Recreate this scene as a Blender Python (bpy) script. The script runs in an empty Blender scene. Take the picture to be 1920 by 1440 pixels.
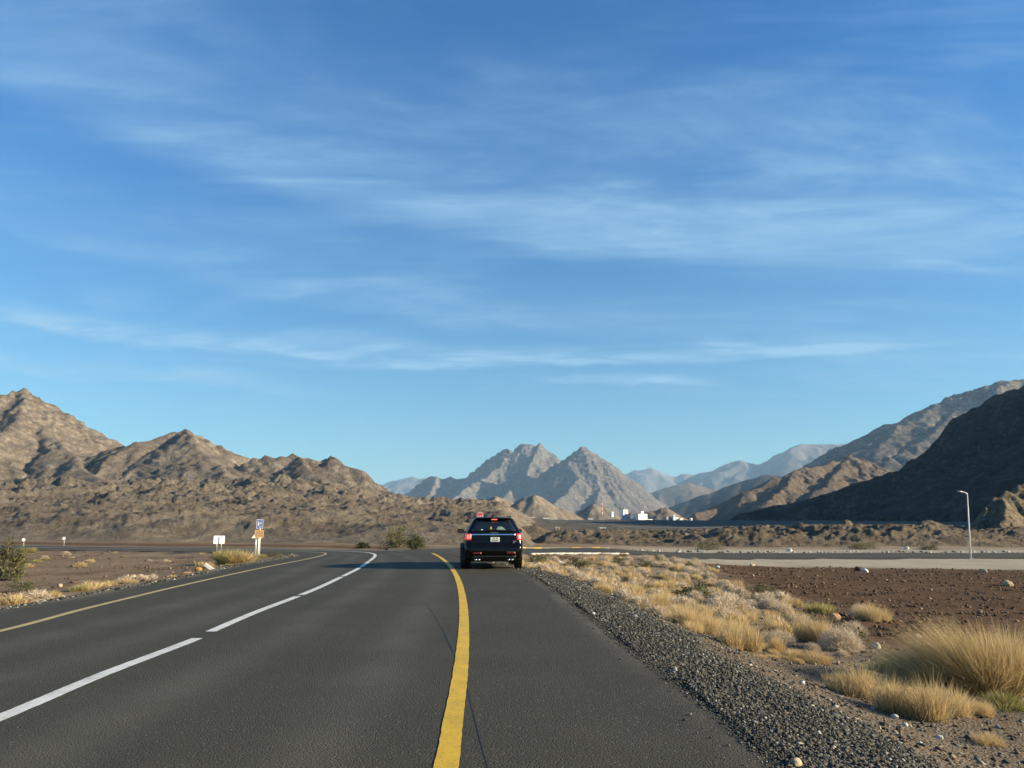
import bpy, bmesh, math, random
import numpy as np
from mathutils import Vector, Matrix

R = math.radians
scene = bpy.context.scene
COL = scene.collection
random.seed(7)

# ------------------------------------------------------------------ camera
FPX, CH = 1440.0, 1.45                       # focal length in photo pixels, eye height
PITCH = math.atan(265.0 / FPX)
cam_d = bpy.data.cameras.new('camera')
cam_d.sensor_width = 36.0
cam_d.lens = 36.0 * FPX / 1920.0
cam_d.clip_start = 0.1
cam_d.clip_end = 80000.0
cam = bpy.data.objects.new('camera', cam_d)
cam.location = (0, 0, CH)
cam.rotation_euler = (math.pi / 2 + PITCH, 0, 0)
COL.objects.link(cam)
scene.camera = cam

# ------------------------------------------------------------------ sun and exposure
SUN_EL, SUN_AZ = R(17.5), R(100.0)            # azimuth clockwise from +Y: low sun on the right
sun_d = bpy.data.lights.new('sun', 'SUN')
sun_d.energy = 5.0
sun_d.angle = R(0.5)
sun_d.color = (1.0, 0.82, 0.57)
sun = bpy.data.objects.new('sun', sun_d)
sdir = Vector((math.sin(SUN_AZ) * math.cos(SUN_EL), math.cos(SUN_AZ) * math.cos(SUN_EL), math.sin(SUN_EL)))
sun.rotation_euler = sdir.to_track_quat('Z', 'Y').to_euler()
sun.location = (60, 0, 60)
COL.objects.link(sun)
vs = scene.view_settings
vs.view_transform = 'Standard'
vs.look = 'None'
vs.exposure = 1.45
vs.gamma = 1.0
vs.use_curve_mapping = False
scene.render.engine = 'CYCLES'
cy = scene.cycles
cy.use_denoising = True
try:
    cy.denoiser = 'OPENIMAGEDENOISE'
except Exception:
    pass
cy.max_bounces = 5
cy.diffuse_bounces = 2
cy.glossy_bounces = 3
cy.transmission_bounces = 4
cy.transparent_max_bounces = 6
cy.volume_bounces = 0
cy.caustics_reflective = False
cy.caustics_refractive = False


# ------------------------------------------------------------------ node helper
class NT:
    def __init__(self, tree):
        self.t = tree
        self.n = tree.nodes
        self.l = tree.links

    def node(self, typ, **kw):
        nd = self.n.new(typ)
        ins = kw.pop('ins', {})
        for k, v in kw.items():
            setattr(nd, k, v)
        for k, v in ins.items():
            self.set(nd.inputs[k], v)
        return nd

    def set(self, sock, v):
        if isinstance(v, bpy.types.NodeSocket):
            self.l.new(v, sock)
        elif isinstance(v, bpy.types.Node):
            self.l.new(v.outputs[0], sock)
        else:
            if sock.type == 'RGBA' and not isinstance(v, (int, float)) and len(v) == 3:
                v = (*v, 1.0)
            sock.default_value = v

    def math(self, op, a, b=0.0, c=None, clamp=False):
        nd = self.node('ShaderNodeMath', operation=op, use_clamp=clamp)
        self.set(nd.inputs[0], a)
        self.set(nd.inputs[1], b)
        if c is not None:
            self.set(nd.inputs[2], c)
        return nd.outputs[0]

    def noise(self, vec, scale, detail=4.0, rough=0.55, dist=0.0):
        nd = self.node('ShaderNodeTexNoise')
        if vec is not None:
            self.set(nd.inputs['Vector'], vec)
        nd.inputs['Scale'].default_value = scale
        nd.inputs['Detail'].default_value = detail
        nd.inputs['Roughness'].default_value = rough
        nd.inputs['Distortion'].default_value = dist
        return nd.outputs[0]

    def mapping(self, vec, scale=(1, 1, 1), rot=(0, 0, 0), loc=(0, 0, 0)):
        nd = self.node('ShaderNodeMapping')
        self.set(nd.inputs['Vector'], vec)
        nd.inputs['Scale'].default_value = scale
        nd.inputs['Rotation'].default_value = rot
        nd.inputs['Location'].default_value = loc
        return nd.outputs[0]

    def smooth(self, v, a, b, lo=0.0, hi=1.0):
        nd = self.node('ShaderNodeMapRange', interpolation_type='SMOOTHSTEP')
        self.set(nd.inputs[0], v)
        for i, x in enumerate((a, b, lo, hi)):
            nd.inputs[i + 1].default_value = x
        return nd.outputs[0]

    def mix(self, f, a, b, blend='MIX'):
        nd = self.node('ShaderNodeMix', data_type='RGBA', blend_type=blend)
        self.set(nd.inputs[0], f)
        self.set(nd.inputs[6], a)
        self.set(nd.inputs[7], b)
        return nd.outputs[2]

    def bump(self, h, strength=0.5, dist=0.05, normal=None):
        nd = self.node('ShaderNodeBump')
        nd.inputs['Strength'].default_value = strength
        nd.inputs['Distance'].default_value = dist
        self.set(nd.inputs['Height'], h)
        if normal is not None:
            self.set(nd.inputs['Normal'], normal)
        return nd.outputs[0]


# ------------------------------------------------------------------ world: clear sky with cirrus
world = bpy.data.worlds.new('World')
scene.world = world
world.use_nodes = True
W = NT(world.node_tree)
W.n.clear()
sky = W.node('ShaderNodeTexSky', sky_type='NISHITA', sun_disc=False)
sky.sun_elevation = SUN_EL
sky.sun_rotation = SUN_AZ
sky.altitude = 500.0
sky.air_density = 1.0
sky.dust_density = 1.0
sky.ozone_density = 2.2
tc = W.node('ShaderNodeTexCoord')
sep = W.node('ShaderNodeSeparateXYZ', ins={0: tc.outputs['Generated']})
az = W.math('ARCTAN2', sep.outputs[0], sep.outputs[1])
zc = W.math('MAXIMUM', sep.outputs[2], 0.0)
el = W.math('ARCSINE', zc)
inv = W.math('DIVIDE', 1.0, W.math('ADD', zc, 0.06))
px_ = W.math('MULTIPLY', sep.outputs[0], inv)
py_ = W.math('MULTIPLY', sep.outputs[1], inv)
pv = W.node('ShaderNodeCombineXYZ', ins={0: px_, 1: py_, 2: 0.0}).outputs[0]
# streaky high cloud, drawn out along one wind direction
stre = W.mapping(pv, scale=(0.55, 1.4, 1.0), rot=(0, 0, R(-24)))
n1 = W.noise(stre, 1.15, 9.0, 0.62, 1.1)
stre2 = W.mapping(pv, scale=(0.9, 2.6, 1.0), rot=(0, 0, R(-20)), loc=(3.1, 1.7, 0))
n2 = W.noise(stre2, 1.5, 10.0, 0.66, 1.2)
big = W.noise(W.mapping(pv, scale=(0.5, 0.6, 1), loc=(5.2, 0.4, 0)), 0.55, 3.0, 0.5, 0.3)
veil = W.math('MULTIPLY', W.smooth(n1, 0.42, 0.78), W.smooth(big, 0.33, 0.62))
fine = W.math('MULTIPLY', W.smooth(n2, 0.46, 0.82), W.smooth(n1, 0.35, 0.7))
cl = W.math('ADD', W.math('MULTIPLY', veil, 0.55), W.math('MULTIPLY', fine, 0.28))


def band(a0, b, c, width_lo, width_hi, az0, az1, amp, nz, edge=0.10):
    """a drawn-out cirrus streak along el = a0 + b*az + c*az^2"""
    cur = W.math('ADD', W.math('MULTIPLY', az, b), a0)
    cur = W.math('ADD', cur, W.math('MULTIPLY', W.math('MULTIPLY', az, az), c))
    wob = W.math('MULTIPLY', W.math('SUBTRACT', W.noise(W.mapping(pv, scale=(1.2, 0.6, 1), loc=(a0 * 40, 0, 0)), 1.3, 3.0, 0.5), 0.5), 0.05)
    d = W.math('SUBTRACT', W.math('SUBTRACT', el, cur), wob)
    up = W.smooth(d, 0.0, width_hi, 1.0, 0.0)
    dn = W.smooth(d, -width_lo, 0.0, 0.0, 1.0)
    m = W.math('MULTIPLY', up, dn)
    m = W.math('MULTIPLY', m, W.smooth(az, az0 - edge, az0 + edge))
    m = W.math('MULTIPLY', m, W.smooth(az, az1 - edge, az1 + edge, 1.0, 0.0))
    m = W.math('MULTIPLY', m, nz)
    return W.math('MULTIPLY', m, amp)


nzA = W.math('MULTIPLY', W.smooth(n1, 0.25, 0.75, 0.3, 1.0), W.smooth(n2, 0.25, 0.75, 0.45, 1.1))
nzB = W.smooth(n2, 0.3, 0.65, 0.15, 1.0)
for args in (
    (0.385, -0.16, 0.0, 0.045, 0.24, -1.1, 0.75, 0.55, nzA, 0.25),
    (0.262, -0.10, 0.0, 0.02, 0.09, -0.9, 0.5, 0.42, nzA, 0.2),
    (0.203, -0.038, 0.0, 0.010, 0.022, -0.62, -0.05, 1.0, nzB, 0.10),
    (0.217, -0.03, 0.0, 0.010, 0.030, -0.25, 0.48, 0.75, nzB, 0.12),
    (0.184, -0.02, 0.0, 0.008, 0.014, 0.05, 0.25, 0.85, nzB, 0.05),
    (0.172, 0.0, 0.0, 0.010, 0.020, -0.75, -0.30, 0.7, nzB, 0.12),
):
    cl = W.math('ADD', cl, band(*args))
cl = W.math('MINIMUM', cl, 0.85)
cl = W.math('MULTIPLY', cl, W.smooth(el, 0.05, 0.2))
tint = W.mix(W.smooth(el, 0.0, 0.62), (0.47, 0.82, 0.90), (0.18, 0.72, 1.19))
skyc = W.mix(1.0, sky.outputs[0], tint, 'MULTIPLY')
cloudc = W.mix(cl, skyc, (2.05, 3.55, 4.95))
bg = W.node('ShaderNodeBackground', ins={'Color': cloudc, 'Strength': 0.064})
W.node('ShaderNodeOutputWorld', ins={'Surface': bg.outputs[0]})


# ------------------------------------------------------------------ photo pixel -> point in the place
def P(px, py, Y):
    u, v = (px - 960.0) / FPX, (720.0 - py) / FPX
    dy = math.cos(PITCH) - v * math.sin(PITCH)
    dz = math.sin(PITCH) + v * math.cos(PITCH)
    t = Y / dy
    return (u * t, Y, CH + dz * t)


def G(px, py, z=0.0):
    """point where the sight line meets the level z"""
    u, v = (px - 960.0) / FPX, (720.0 - py) / FPX
    dy = math.cos(PITCH) - v * math.sin(PITCH)
    dz = math.sin(PITCH) + v * math.cos(PITCH)
    t = (z - CH) / dz
    return (u * t, dy * t)


# ------------------------------------------------------------------ numpy noise
_rng = np.random.RandomState(11)
_perm = _rng.permutation(1024)
_ga = _rng.rand(1024) * 2 * np.pi
_gx, _gy = np.cos(_ga), np.sin(_ga)


def perlin(x, y, seed=0):
    x = np.asarray(x, float) + seed * 17.37
    y = np.asarray(y, float) + seed * 9.13
    xi, yi = np.floor(x).astype(np.int64), np.floor(y).astype(np.int64)
    xf, yf = x - xi, y - yi
    u = xf * xf * xf * (xf * (xf * 6 - 15) + 10)
    v = yf * yf * yf * (yf * (yf * 6 - 15) + 10)

    def g(a, b, dx, dy):
        h = _perm[(_perm[a & 1023] + b) & 1023]
        return _gx[h] * dx + _gy[h] * dy
    n00 = g(xi, yi, xf, yf)
    n10 = g(xi + 1, yi, xf - 1, yf)
    n01 = g(xi, yi + 1, xf, yf - 1)
    n11 = g(xi + 1, yi + 1, xf - 1, yf - 1)
    a = n00 + u * (n10 - n00)
    b = n01 + u * (n11 - n01)
    return (a + v * (b - a)) * 1.45


def fbm(x, y, oct=5, gain=0.5, lac=2.03, seed=0, ridged=False):
    s = np.zeros(np.broadcast(x, y).shape)
    a, tot = 1.0, 0.0
    for i in range(oct):
        n = perlin(x, y, seed + i * 3)
        if ridged:
            n = 1.0 - 2.0 * np.abs(n)
        s += a * n
        tot += a
        a *= gain
        x, y = x * lac, y * lac
    return s / tot


def sstep(v, a, b):
    t = np.clip((v - a) / (b - a), 0, 1)
    return t * t * (3 - 2 * t)


# ------------------------------------------------------------------ mesh helpers
def mesh_np(name, verts, faces_flat, loops_per_face, mat=None, smooth=True, mat_idx=None):
    me = bpy.data.meshes.new(name)
    verts = np.asarray(verts, np.float32).reshape(-1, 3)
    ff = np.asarray(faces_flat, np.int32).ravel()
    me.vertices.add(len(verts))
    me.vertices.foreach_set('co', verts.ravel())
    me.loops.add(len(ff))
    me.loops.foreach_set('vertex_index', ff)
    if np.isscalar(loops_per_face):
        nf = len(ff) // loops_per_face
        starts = np.arange(nf, dtype=np.int32) * loops_per_face
    else:
        lp = np.asarray(loops_per_face, np.int32)
        nf = len(lp)
        starts = np.concatenate([[0], np.cumsum(lp)[:-1]]).astype(np.int32)
    me.polygons.add(nf)
    me.polygons.foreach_set('loop_start', starts)
    if smooth:
        me.polygons.foreach_set('use_smooth', np.ones(nf, bool))
    if mat is not None:
        me.materials.append(mat)
    me.update(calc_edges=True)
    return me


def link(name, me, parent=None):
    o = bpy.data.objects.new(name, me)
    COL.objects.link(o)
    if parent is not None:
        o.parent = parent
    return o


def attr_color(me, name, rgb):
    a = me.color_attributes.new(name, 'FLOAT_COLOR', 'POINT')
    c = np.ones((len(me.vertices), 4), np.float32)
    c[:, :rgb.shape[1]] = rgb
    a.data.foreach_set('color', c.ravel())


def grid_mesh(name, X, Y, Z, mat):
    ny, nx = X.shape
    idx = np.arange(nx * ny).reshape(ny, nx)
    q = np.stack([idx[:-1, :-1], idx[:-1, 1:], idx[1:, 1:], idx[1:, :-1]], -1)
    return mesh_np(name, np.stack([X, Y, Z], -1), q, 4, mat)


def tag(o, label, cat, group=None):
    o['label'] = label
    o['category'] = cat
    if group:
        o['group'] = group
    return o


def structure(o, label=None):
    o['kind'] = 'structure'
    if label:
        o['label'] = label
    return o


def stuff(o, label, cat):
    o['kind'] = 'stuff'
    o['label'] = label
    o['category'] = cat
    return o


# ------------------------------------------------------------------ materials
def new_mat(name):
    m = bpy.data.materials.new(name)
    m.use_nodes = True
    t = NT(m.node_tree)
    b = next(n for n in t.n if n.type == 'BSDF_PRINCIPLED')
    return m, t, b


def plain(name, col, rough=0.6, metal=0.0, emit=None, estr=0.0, vary=0.12, scale=8.0, coat=0.0, spec=0.5):
    m, t, b = new_mat(name)
    tcn = t.node('ShaderNodeTexCoord')
    n = t.noise(tcn.outputs['Object'], scale, 5.0, 0.6)
    k = t.smooth(n, 0.25, 0.75, 1.0 - vary, 1.0 + vary)
    c = t.mix(1.0, col, t.node('ShaderNodeCombineXYZ', ins={0: k, 1: k, 2: k}).outputs[0], 'MULTIPLY')
    t.set(b.inputs['Base Color'], c)
    b.inputs['Roughness'].default_value = rough
    b.inputs['Metallic'].default_value = metal
    b.inputs['Coat Weight'].default_value = coat
    b.inputs['Specular IOR Level'].default_value = spec
    if emit is not None:
        b.inputs['Emission Color'].default_value = (*emit, 1)
        b.inputs['Emission Strength'].default_value = estr
    return m


def rock_mat(name, c_dark, c_mid, c_light, scale, strata=0.5, bump=1.0, bdist=3.0, slope_light=0.5, dip=(0.25, 0.1), patch=0.6):
    """bare desert rock: scree and bedrock differ in colour, beds show as faint dipping bands"""
    m, t, b = new_mat(name)
    geo = t.node('ShaderNodeNewGeometry')
    pos = geo.outputs['Position']
    s = 1.0 / scale
    warp = t.noise(pos, s * 0.6, 4.0, 0.6)
    nb = t.noise(pos, s * 0.9, 8.0, 0.68, 0.6)
    nf = t.noise(pos, s * 6.0, 8.0, 0.72)
    base = t.mix(t.smooth(nb, 0.36, 0.64), c_dark, c_mid)
    sp = t.node('ShaderNodeSeparateXYZ', ins={0: pos})
    h = t.math('ADD', sp.outputs[2], t.math('ADD', t.math('MULTIPLY', sp.outputs[0], dip[0]), t.math('MULTIPLY', sp.outputs[1], dip[1])))
    h = t.math('ADD', h, t.math('MULTIPLY', warp, scale * 0.9))
    hv = t.node('ShaderNodeCombineXYZ', ins={0: 0.0, 1: 0.0, 2: h}).outputs[0]
    st = t.noise(hv, s * 5.0, 7.0, 0.75)
    nrm = t.node('ShaderNodeSeparateXYZ', ins={0: geo.outputs['Normal']})
    steep = t.smooth(nrm.outputs[2], 0.55, 0.9, 1.0, 0.0)
    lf = t.math('MULTIPLY', t.smooth(st, 0.48, 0.68), strata)
    lf = t.math('ADD', t.math('MULTIPLY', lf, t.smooth(nb, 0.3, 0.6)), t.math('MULTIPLY', t.math('MULTIPLY', steep, slope_light), t.smooth(nf, 0.4, 0.65)), clamp=True)
    col = t.mix(lf, base, c_light)
    big_ = t.noise(pos, s * 0.35, 5.0, 0.6, 0.5)
    mid_ = t.noise(pos, s * 2.2, 6.0, 0.7, 0.4)
    col = t.mix(t.math('MULTIPLY', t.math('MULTIPLY', t.smooth(big_, 0.47, 0.62), t.smooth(mid_, 0.46, 0.62)), patch), col, c_light)
    col = t.mix(t.smooth(nf, 0.25, 0.8, 0.65, 0.0), col, c_dark)
    col = t.mix(t.math('MULTIPLY', t.smooth(st, 0.30, 0.44, 1.0, 0.0), 0.65 * strata), col, c_dark)
    t.set(b.inputs['Base Color'], col)
    b.inputs['Roughness'].default_value = 0.95
    b.inputs['Specular IOR Level'].default_value = 0.1
    bh = t.math('ADD', t.math('MULTIPLY', t.noise(pos, s * 4.0, 10.0, 0.72), 1.0), t.math('MULTIPLY', st, 0.35))
    t.set(b.inputs['Normal'], t.bump(bh, bump, bdist))
    return m


M = {}
M['rock_left'] = rock_mat('brown_grey_rock', (0.112, 0.093, 0.073), (0.205, 0.172, 0.136), (0.46, 0.385, 0.285), 40.0, 0.8, 1.0, 8.0, 0.55, (0.55, -0.25))
M['rock_foot'] = rock_mat('foothill_rock', (0.142, 0.118, 0.088), (0.250, 0.209, 0.156), (0.45, 0.375, 0.27), 11.0, 0.85, 1.0, 2.4, 0.75, (0.5, -0.2))
M['rock_near'] = rock_mat('near_hill_rock', (0.095, 0.076, 0.052), (0.21, 0.168, 0.114), (0.40, 0.325, 0.22), 4.0, 0.5, 1.0, 0.9, 0.7)
M['rock_pale'] = rock_mat('pale_grey_rock', (0.125, 0.110, 0.094), (0.225, 0.198, 0.168), (0.36, 0.318, 0.27), 110.0, 0.6, 1.0, 42.0, 0.7)
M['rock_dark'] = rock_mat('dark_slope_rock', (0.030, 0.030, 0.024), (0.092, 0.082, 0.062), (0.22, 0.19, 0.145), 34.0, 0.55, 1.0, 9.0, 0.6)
M['rock_ridge'] = rock_mat('ridge_rock', (0.075, 0.066, 0.054), (0.14, 0.12, 0.095), (0.46, 0.38, 0.29), 90.0, 0.6, 1.0, 14.0, 0.8)
M['rock_hill'] = rock_mat('warm_brown_rock', (0.105, 0.080, 0.056), (0.20, 0.153, 0.106), (0.31, 0.245, 0.17), 26.0, 0.4, 1.0, 6.0, 0.5)
M['rock_far'] = rock_mat('far_rock', (0.12, 0.11, 0.10), (0.2, 0.18, 0.16), (0.28, 0.25, 0.22), 300.0, 0.3, 0.8, 30.0, 0.3)
M['brown_earth'] = plain('brown_earth', (0.115, 0.072, 0.046), 0.95, vary=0.35, scale=1.2, spec=0.1)


# ================================================================== terrain
# levels of the plain, as points of the place: (X, Y, z)
def warpc(x, y):
    return np.arcsinh(np.asarray(x, float) / 14.0), np.arcsinh(np.asarray(y, float) / 14.0)


_cp = []
for y_ in (-30, -12, 0, 6, 12, 18, 24, 30, 36):
    for x_ in (-9.5, -5.0, 0.5 if y_ < 28 else -2.0):
        _cp.append((x_, y_, 0.0))
_cp += [(-5, 42, 0), (-9, 44, 0), (-14, 45.5, 0), (-20, 48, 0), (-38, 55, 0), (-70, 67, 0), (-140, 91, 0.1), (-3, 47, -0.1)]
_cp += [(-12, 10, -0.12), (-14, 20, -0.2), (-20, 20, -0.3), (-14, 30, -0.2), (-20, 32, -0.35), (-30, 35, -0.35), (-30, 10, -0.3), (-50, 30, -0.2), (-50, -20, 0)]
_cp += [(4.0, 4, -0.5), (4.0, 9, -0.52), (3.2, 16, -0.5), (3.0, 24, -0.55), (1.0, 34, -0.4), (3, 44, -0.62),
        (8, 6, -0.75), (8, 14, -0.8), (8, 24, -0.9), (9, 36, -1.05), (16, 10, -0.95), (16, 24, -1.05), (20, 38, -1.3),
        (35, 20, -1.1), (30, 50, -1.6), (12, 50, -1.15), (50, 40, -1.5), (80, 50, -1.7), (40, -10, -1.0), (90, 0, -1.2)]
for pxy in ((1145, 1038, 62), (1000, 1034, 60), (1000, 1028, 74), (1130, 1028, 75), (1300, 1041, 74), (1300, 1033, 87), (1500, 1043, 76), (1500, 1034, 90),
            (1800, 1045, 76), (1800, 1036, 90), (2300, 1045, 80), (2300, 1036, 95), (1600, 1062, 60), (1900, 1066, 60), (1350, 1057, 60), (1100, 1050, 50)):
    _cp.append(P(*pxy))
_cp += [(-60, 90, -0.1), (-30, 80, -0.2), (0, 100, -0.8), (60, 120, -1.2), (150, 130, -1.2), (-150, 130, 0.3)]
_cp += [(0, 250, -1.5), (100, 300, -1.5), (-150, 300, 1.5), (250, 300, 0), (100, 600, 0.0), (-300, 600, 4), (400, 600, 3), (150, 930, 5.8), (-100, 950, 6),
        (300, 1500, 8), (-600, 1500, 10), (1200, 1500, 10), (500, 3000, 16), (-1500, 3000, 20), (2500, 3000, 20), (0, 8000, 40), (-6000, 8000, 40), (6000, 8000, 40),
        (0, 20000, 40), (-15000, 15000, 40), (15000, 15000, 40), (-300, -300, 0), (300, -300, -1), (-3000, -100, 5), (3000, -100, 5), (0, -4000, 0)]
_cp = np.array(_cp)
_cx, _cy = warpc(_cp[:, 0], _cp[:, 1])


def _tpsk(r2):
    return 0.5 * r2 * np.log(np.maximum(r2, 1e-12))


_n = len(_cp)
_K = _tpsk((_cx[:, None] - _cx) ** 2 + (_cy[:, None] - _cy) ** 2) + np.eye(_n) * 2e-4
_Pm = np.stack([np.ones(_n), _cx, _cy], 1)
_A = np.block([[_K, _Pm], [_Pm.T, np.zeros((3, 3))]])
_w = np.linalg.solve(_A, np.concatenate([_cp[:, 2], np.zeros(3)]))


ROAD_LINES = []


def level(x, y):
    """smooth level of the plain (the roads lie on it)"""
    x = np.asarray(x, float)
    sh = np.broadcast(x, y).shape
    a, b = warpc(np.broadcast_to(x, sh).ravel(), np.broadcast_to(y, sh).ravel())
    out = np.empty(a.size)
    for i in range(0, a.size, 40000):
        aa, bb = a[i:i + 40000], b[i:i + 40000]
        k = _tpsk((aa[:, None] - _cx) ** 2 + (bb[:, None] - _cy) ** 2)
        out[i:i + 40000] = k @ _w[:_n] + _w[_n] + _w[_n + 1] * aa + _w[_n + 2] * bb
    xx, yy = np.broadcast_to(x, sh).ravel(), np.broadcast_to(y, sh).ravel()
    nr = (xx > -60) & (xx < 12) & (yy < 70) & (yy > -60)
    if nr.any() and ROAD_LINES:
        d = np.minimum(dist_line(xx[nr], yy[nr], ROAD_LINES[0]), dist_line(xx[nr], yy[nr], ROAD_LINES[1]))
        d = np.where(in_poly(xx[nr], yy[nr], ROAD_LINES[2]), -d, d)
        w = 1 - sstep(d, 0.15, 3.0)
        w *= 1 - sstep(yy[nr], 44, 60)
        out[nr] *= 1 - w
    return out.reshape(sh)


def spline(pts, n):
    """Catmull-Rom through points, n samples in all"""
    p = np.array(pts, float)
    d = np.concatenate([[0], np.cumsum(np.sqrt(((p[1:] - p[:-1]) ** 2).sum(1)) ** 0.5)])
    q = np.linspace(0, d[-1], n)
    pe = np.vstack([2 * p[0] - p[1], p, 2 * p[-1] - p[-2]])
    de = np.concatenate([[-d[1]], d, [2 * d[-1] - d[-2]]])
    k = np.clip(np.searchsorted(d, q, side='right') - 1, 0, len(p) - 2)
    out = np.zeros((n, p.shape[1]))
    for j in range(n):
        i = k[j] + 1
        t0, t1, t2, t3 = de[i - 1:i + 3]
        P0, P1, P2, P3 = pe[i - 1:i + 3]
        t = q[j]
        A1 = (t1 - t) / (t1 - t0) * P0 + (t - t0) / (t1 - t0) * P1
        A2 = (t2 - t) / (t2 - t1) * P1 + (t - t1) / (t2 - t1) * P2
        A3 = (t3 - t) / (t3 - t2) * P2 + (t - t2) / (t3 - t2) * P3
        B1 = (t2 - t) / (t2 - t0) * A1 + (t - t0) / (t2 - t0) * A2
        B2 = (t3 - t) / (t3 - t1) * A2 + (t - t1) / (t3 - t1) * A3
        out[j] = (t2 - t) / (t2 - t1) * B1 + (t - t1) / (t2 - t1) * B2
    return out


R_EDGE = [(1.55, -30), (1.6, -5), (1.6, 4.6)] + [G(*p) for p in ((1327, 1330), (1258, 1277), (1189, 1226), (1143, 1190), (1097, 1151), (1029, 1101), (966, 1067))] + \
    [(-1.7, 33), (-3.3, 39), (-5.4, 44.3), (-8.5, 47.0), (-12, 48.7), (-20, 52), (-38, 59), (-70, 71), (-140, 95), (-260, 140)]
L_EDGE = [(-8.8, -30), (-8.85, -5), (-8.9, 5)] + [G(*p) for p in ((0, 1144.6), (117, 1124), (225, 1105), (312, 1090), (395, 1073), (445, 1061), (520, 1049), (558, 1042))] + \
    [(-10.9, 39.4), (-12.6, 41.2), (-16, 43.0), (-22, 45.2), (-38, 51), (-70, 63), (-140, 87), (-260, 132)]
B_NEAR = [(-2.6, 37.0), (-1.6, 41), (-0.4, 46), (1.5, 53), (4, 58.6), (8.0, 62), (14, 66), (25, 70.5), (50, 75), (120, 78), (400, 82)]
B_FAR = [(-8.0, 46.4), (-6.8, 49), (-5.0, 54), (-3.0, 62), (-1, 69), (2.5, 73.6), (9, 75.5), (15, 79), (25, 83), (50, 88.5), (120, 92), (400, 97)]
N_R = 760
r_edge, l_edge = spline(R_EDGE, N_R), spline(L_EDGE, N_R)
r_edge = r_edge.copy()
l_edge = l_edge.copy()
r_edge[:, 0] += 0.03 * fbm(r_edge[:, 1] * 1.3, r_edge[:, 1] * 0, 4, 0.6, seed=300) * (r_edge[:, 1] < 40)
l_edge[:, 0] += 0.04 * fbm(l_edge[:, 1] * 1.3, l_edge[:, 1] * 0, 4, 0.6, seed=301) * (l_edge[:, 1] < 36)
b_near, b_far = spline(B_NEAR, 160), spline(B_FAR, 160)


def strip_mesh(name, a, b, mat, lift, cols=10):
    t = np.linspace(0, 1, cols)[None, :, None]
    p = a[:, None, :] * (1 - t) + b[:, None, :] * t
    X, Y = p[..., 0], p[..., 1]
    me_ = grid_mesh(name, X, Y, level(X, Y) + lift, mat)
    tt = np.broadcast_to(t[..., 0], X.shape)
    attr_color(me_, 'across', np.stack([tt.ravel()] * 3, 1))
    return me_


def in_poly(x, y, poly):
    x, y = np.asarray(x), np.asarray(y)
    c = np.zeros(x.shape, bool)
    j = len(poly) - 1
    for i in range(len(poly)):
        xi, yi = poly[i]
        xj, yj = poly[j]
        if yi != yj:
            c ^= ((yi > y) != (yj > y)) & (x < (xj - xi) * (y - yi) / (yj - yi) + xi)
        j = i
    return c


def dist_line(x, y, line):
    """distance to a polyline"""
    best = np.full(np.shape(x), 1e9)
    for i in range(len(line) - 1):
        ax, ay = line[i]
        bx, by = line[i + 1]
        dx, dy = bx - ax, by - ay
        L = dx * dx + dy * dy + 1e-12
        t = np.clip(((x - ax) * dx + (y - ay) * dy) / L, 0, 1)
        best = np.minimum(best, (x - ax - t * dx) ** 2 + (y - ay - t * dy) ** 2)
    return np.sqrt(best)


_rs, _ls = spline(R_EDGE, 110), spline(L_EDGE, 110)
_bn, _bf = spline(B_NEAR, 50), spline(B_FAR, 50)
MAIN_POLY = np.vstack([_rs, _ls[::-1]])
ROAD_LINES += [_rs, _ls, MAIN_POLY]
SIDE_POLY = np.vstack([_bn, _bf[::-1]])


def road_sd(x, y):
    """signed distance to the nearest pavement edge (negative on the pavement)"""
    near = (np.abs(x) < 460) & (y < 160) & (y > -60)
    out = np.full(np.shape(x), 200.0)
    xs, ys = x[near], y[near]
    d = np.minimum(np.minimum(dist_line(xs, ys, _rs), dist_line(xs, ys, _ls)), np.minimum(dist_line(xs, ys, _bn), dist_line(xs, ys, _bf)))
    ins = in_poly(xs, ys, MAIN_POLY) | in_poly(xs, ys, SIDE_POLY)
    out[near] = np.where(ins, -d, d)
    return out


def ground_z(x, y, sd=None, detail=True):
    x, y = np.asarray(x, float), np.asarray(y, float)
    if sd is None:
        sd = road_sd(np.atleast_1d(x), np.atleast_1d(y)).reshape(x.shape)
    z = level(x, y)
    off = sstep(sd, 0.0, 0.7)
    far = sstep(np.hypot(x, y), 28, 42)
    z = np.where(sd < 0, z - 0.10 + 0.05 * far, z - 0.03 - 0.05 * off + 0.06 * far)
    if detail:
        r = np.hypot(x, y)
        fade = sstep(sd, 0.2, 2.5)
        rough = 0.10 * fbm(x / 3.1, y / 3.1, 5, 0.55, seed=2) + 0.035 * fbm(x / 0.7, y / 0.7, 4, 0.6, seed=8)
        rub = brown_mask(x, y)
        rough = rough + rub * (0.10 * np.abs(fbm(x / 1.1, y / 0.8, 4, 0.6, seed=21)) + 0.10 * fbm(x / 7, y / 2.2, 4, 0.55, seed=23))
        z = z + fade * rough * (1 - sstep(r, 90, 400) * 0.5) + sstep(r, 130, 420) * fbm(x / 70, y / 70, 5, 0.55, seed=5, ridged=True) * 3.0
    return z


def brown_mask(x, y):
    n = fbm(x / 9.0, y / 5.0, 4, 0.55, seed=31)
    right = sstep(x - (5.5 + (y - 10) * 0.10) + 1.6 * n, 0, 1.8) * sstep(y, 7, 12) * (1 - sstep(y, 56, 60))
    right = right * sstep(x - 0.16 * y + 2.0 * n, 3.0, 6.0)
    left = sstep(-11.6 - x + 0.7 * n, 0, 1.0) * sstep(y, 8, 16) * (1 - sstep(y, 70, 85)) * (0.25 + 0.9 * n)
    return np.clip(right + np.clip(left, 0, 1), 0, 1)


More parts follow.
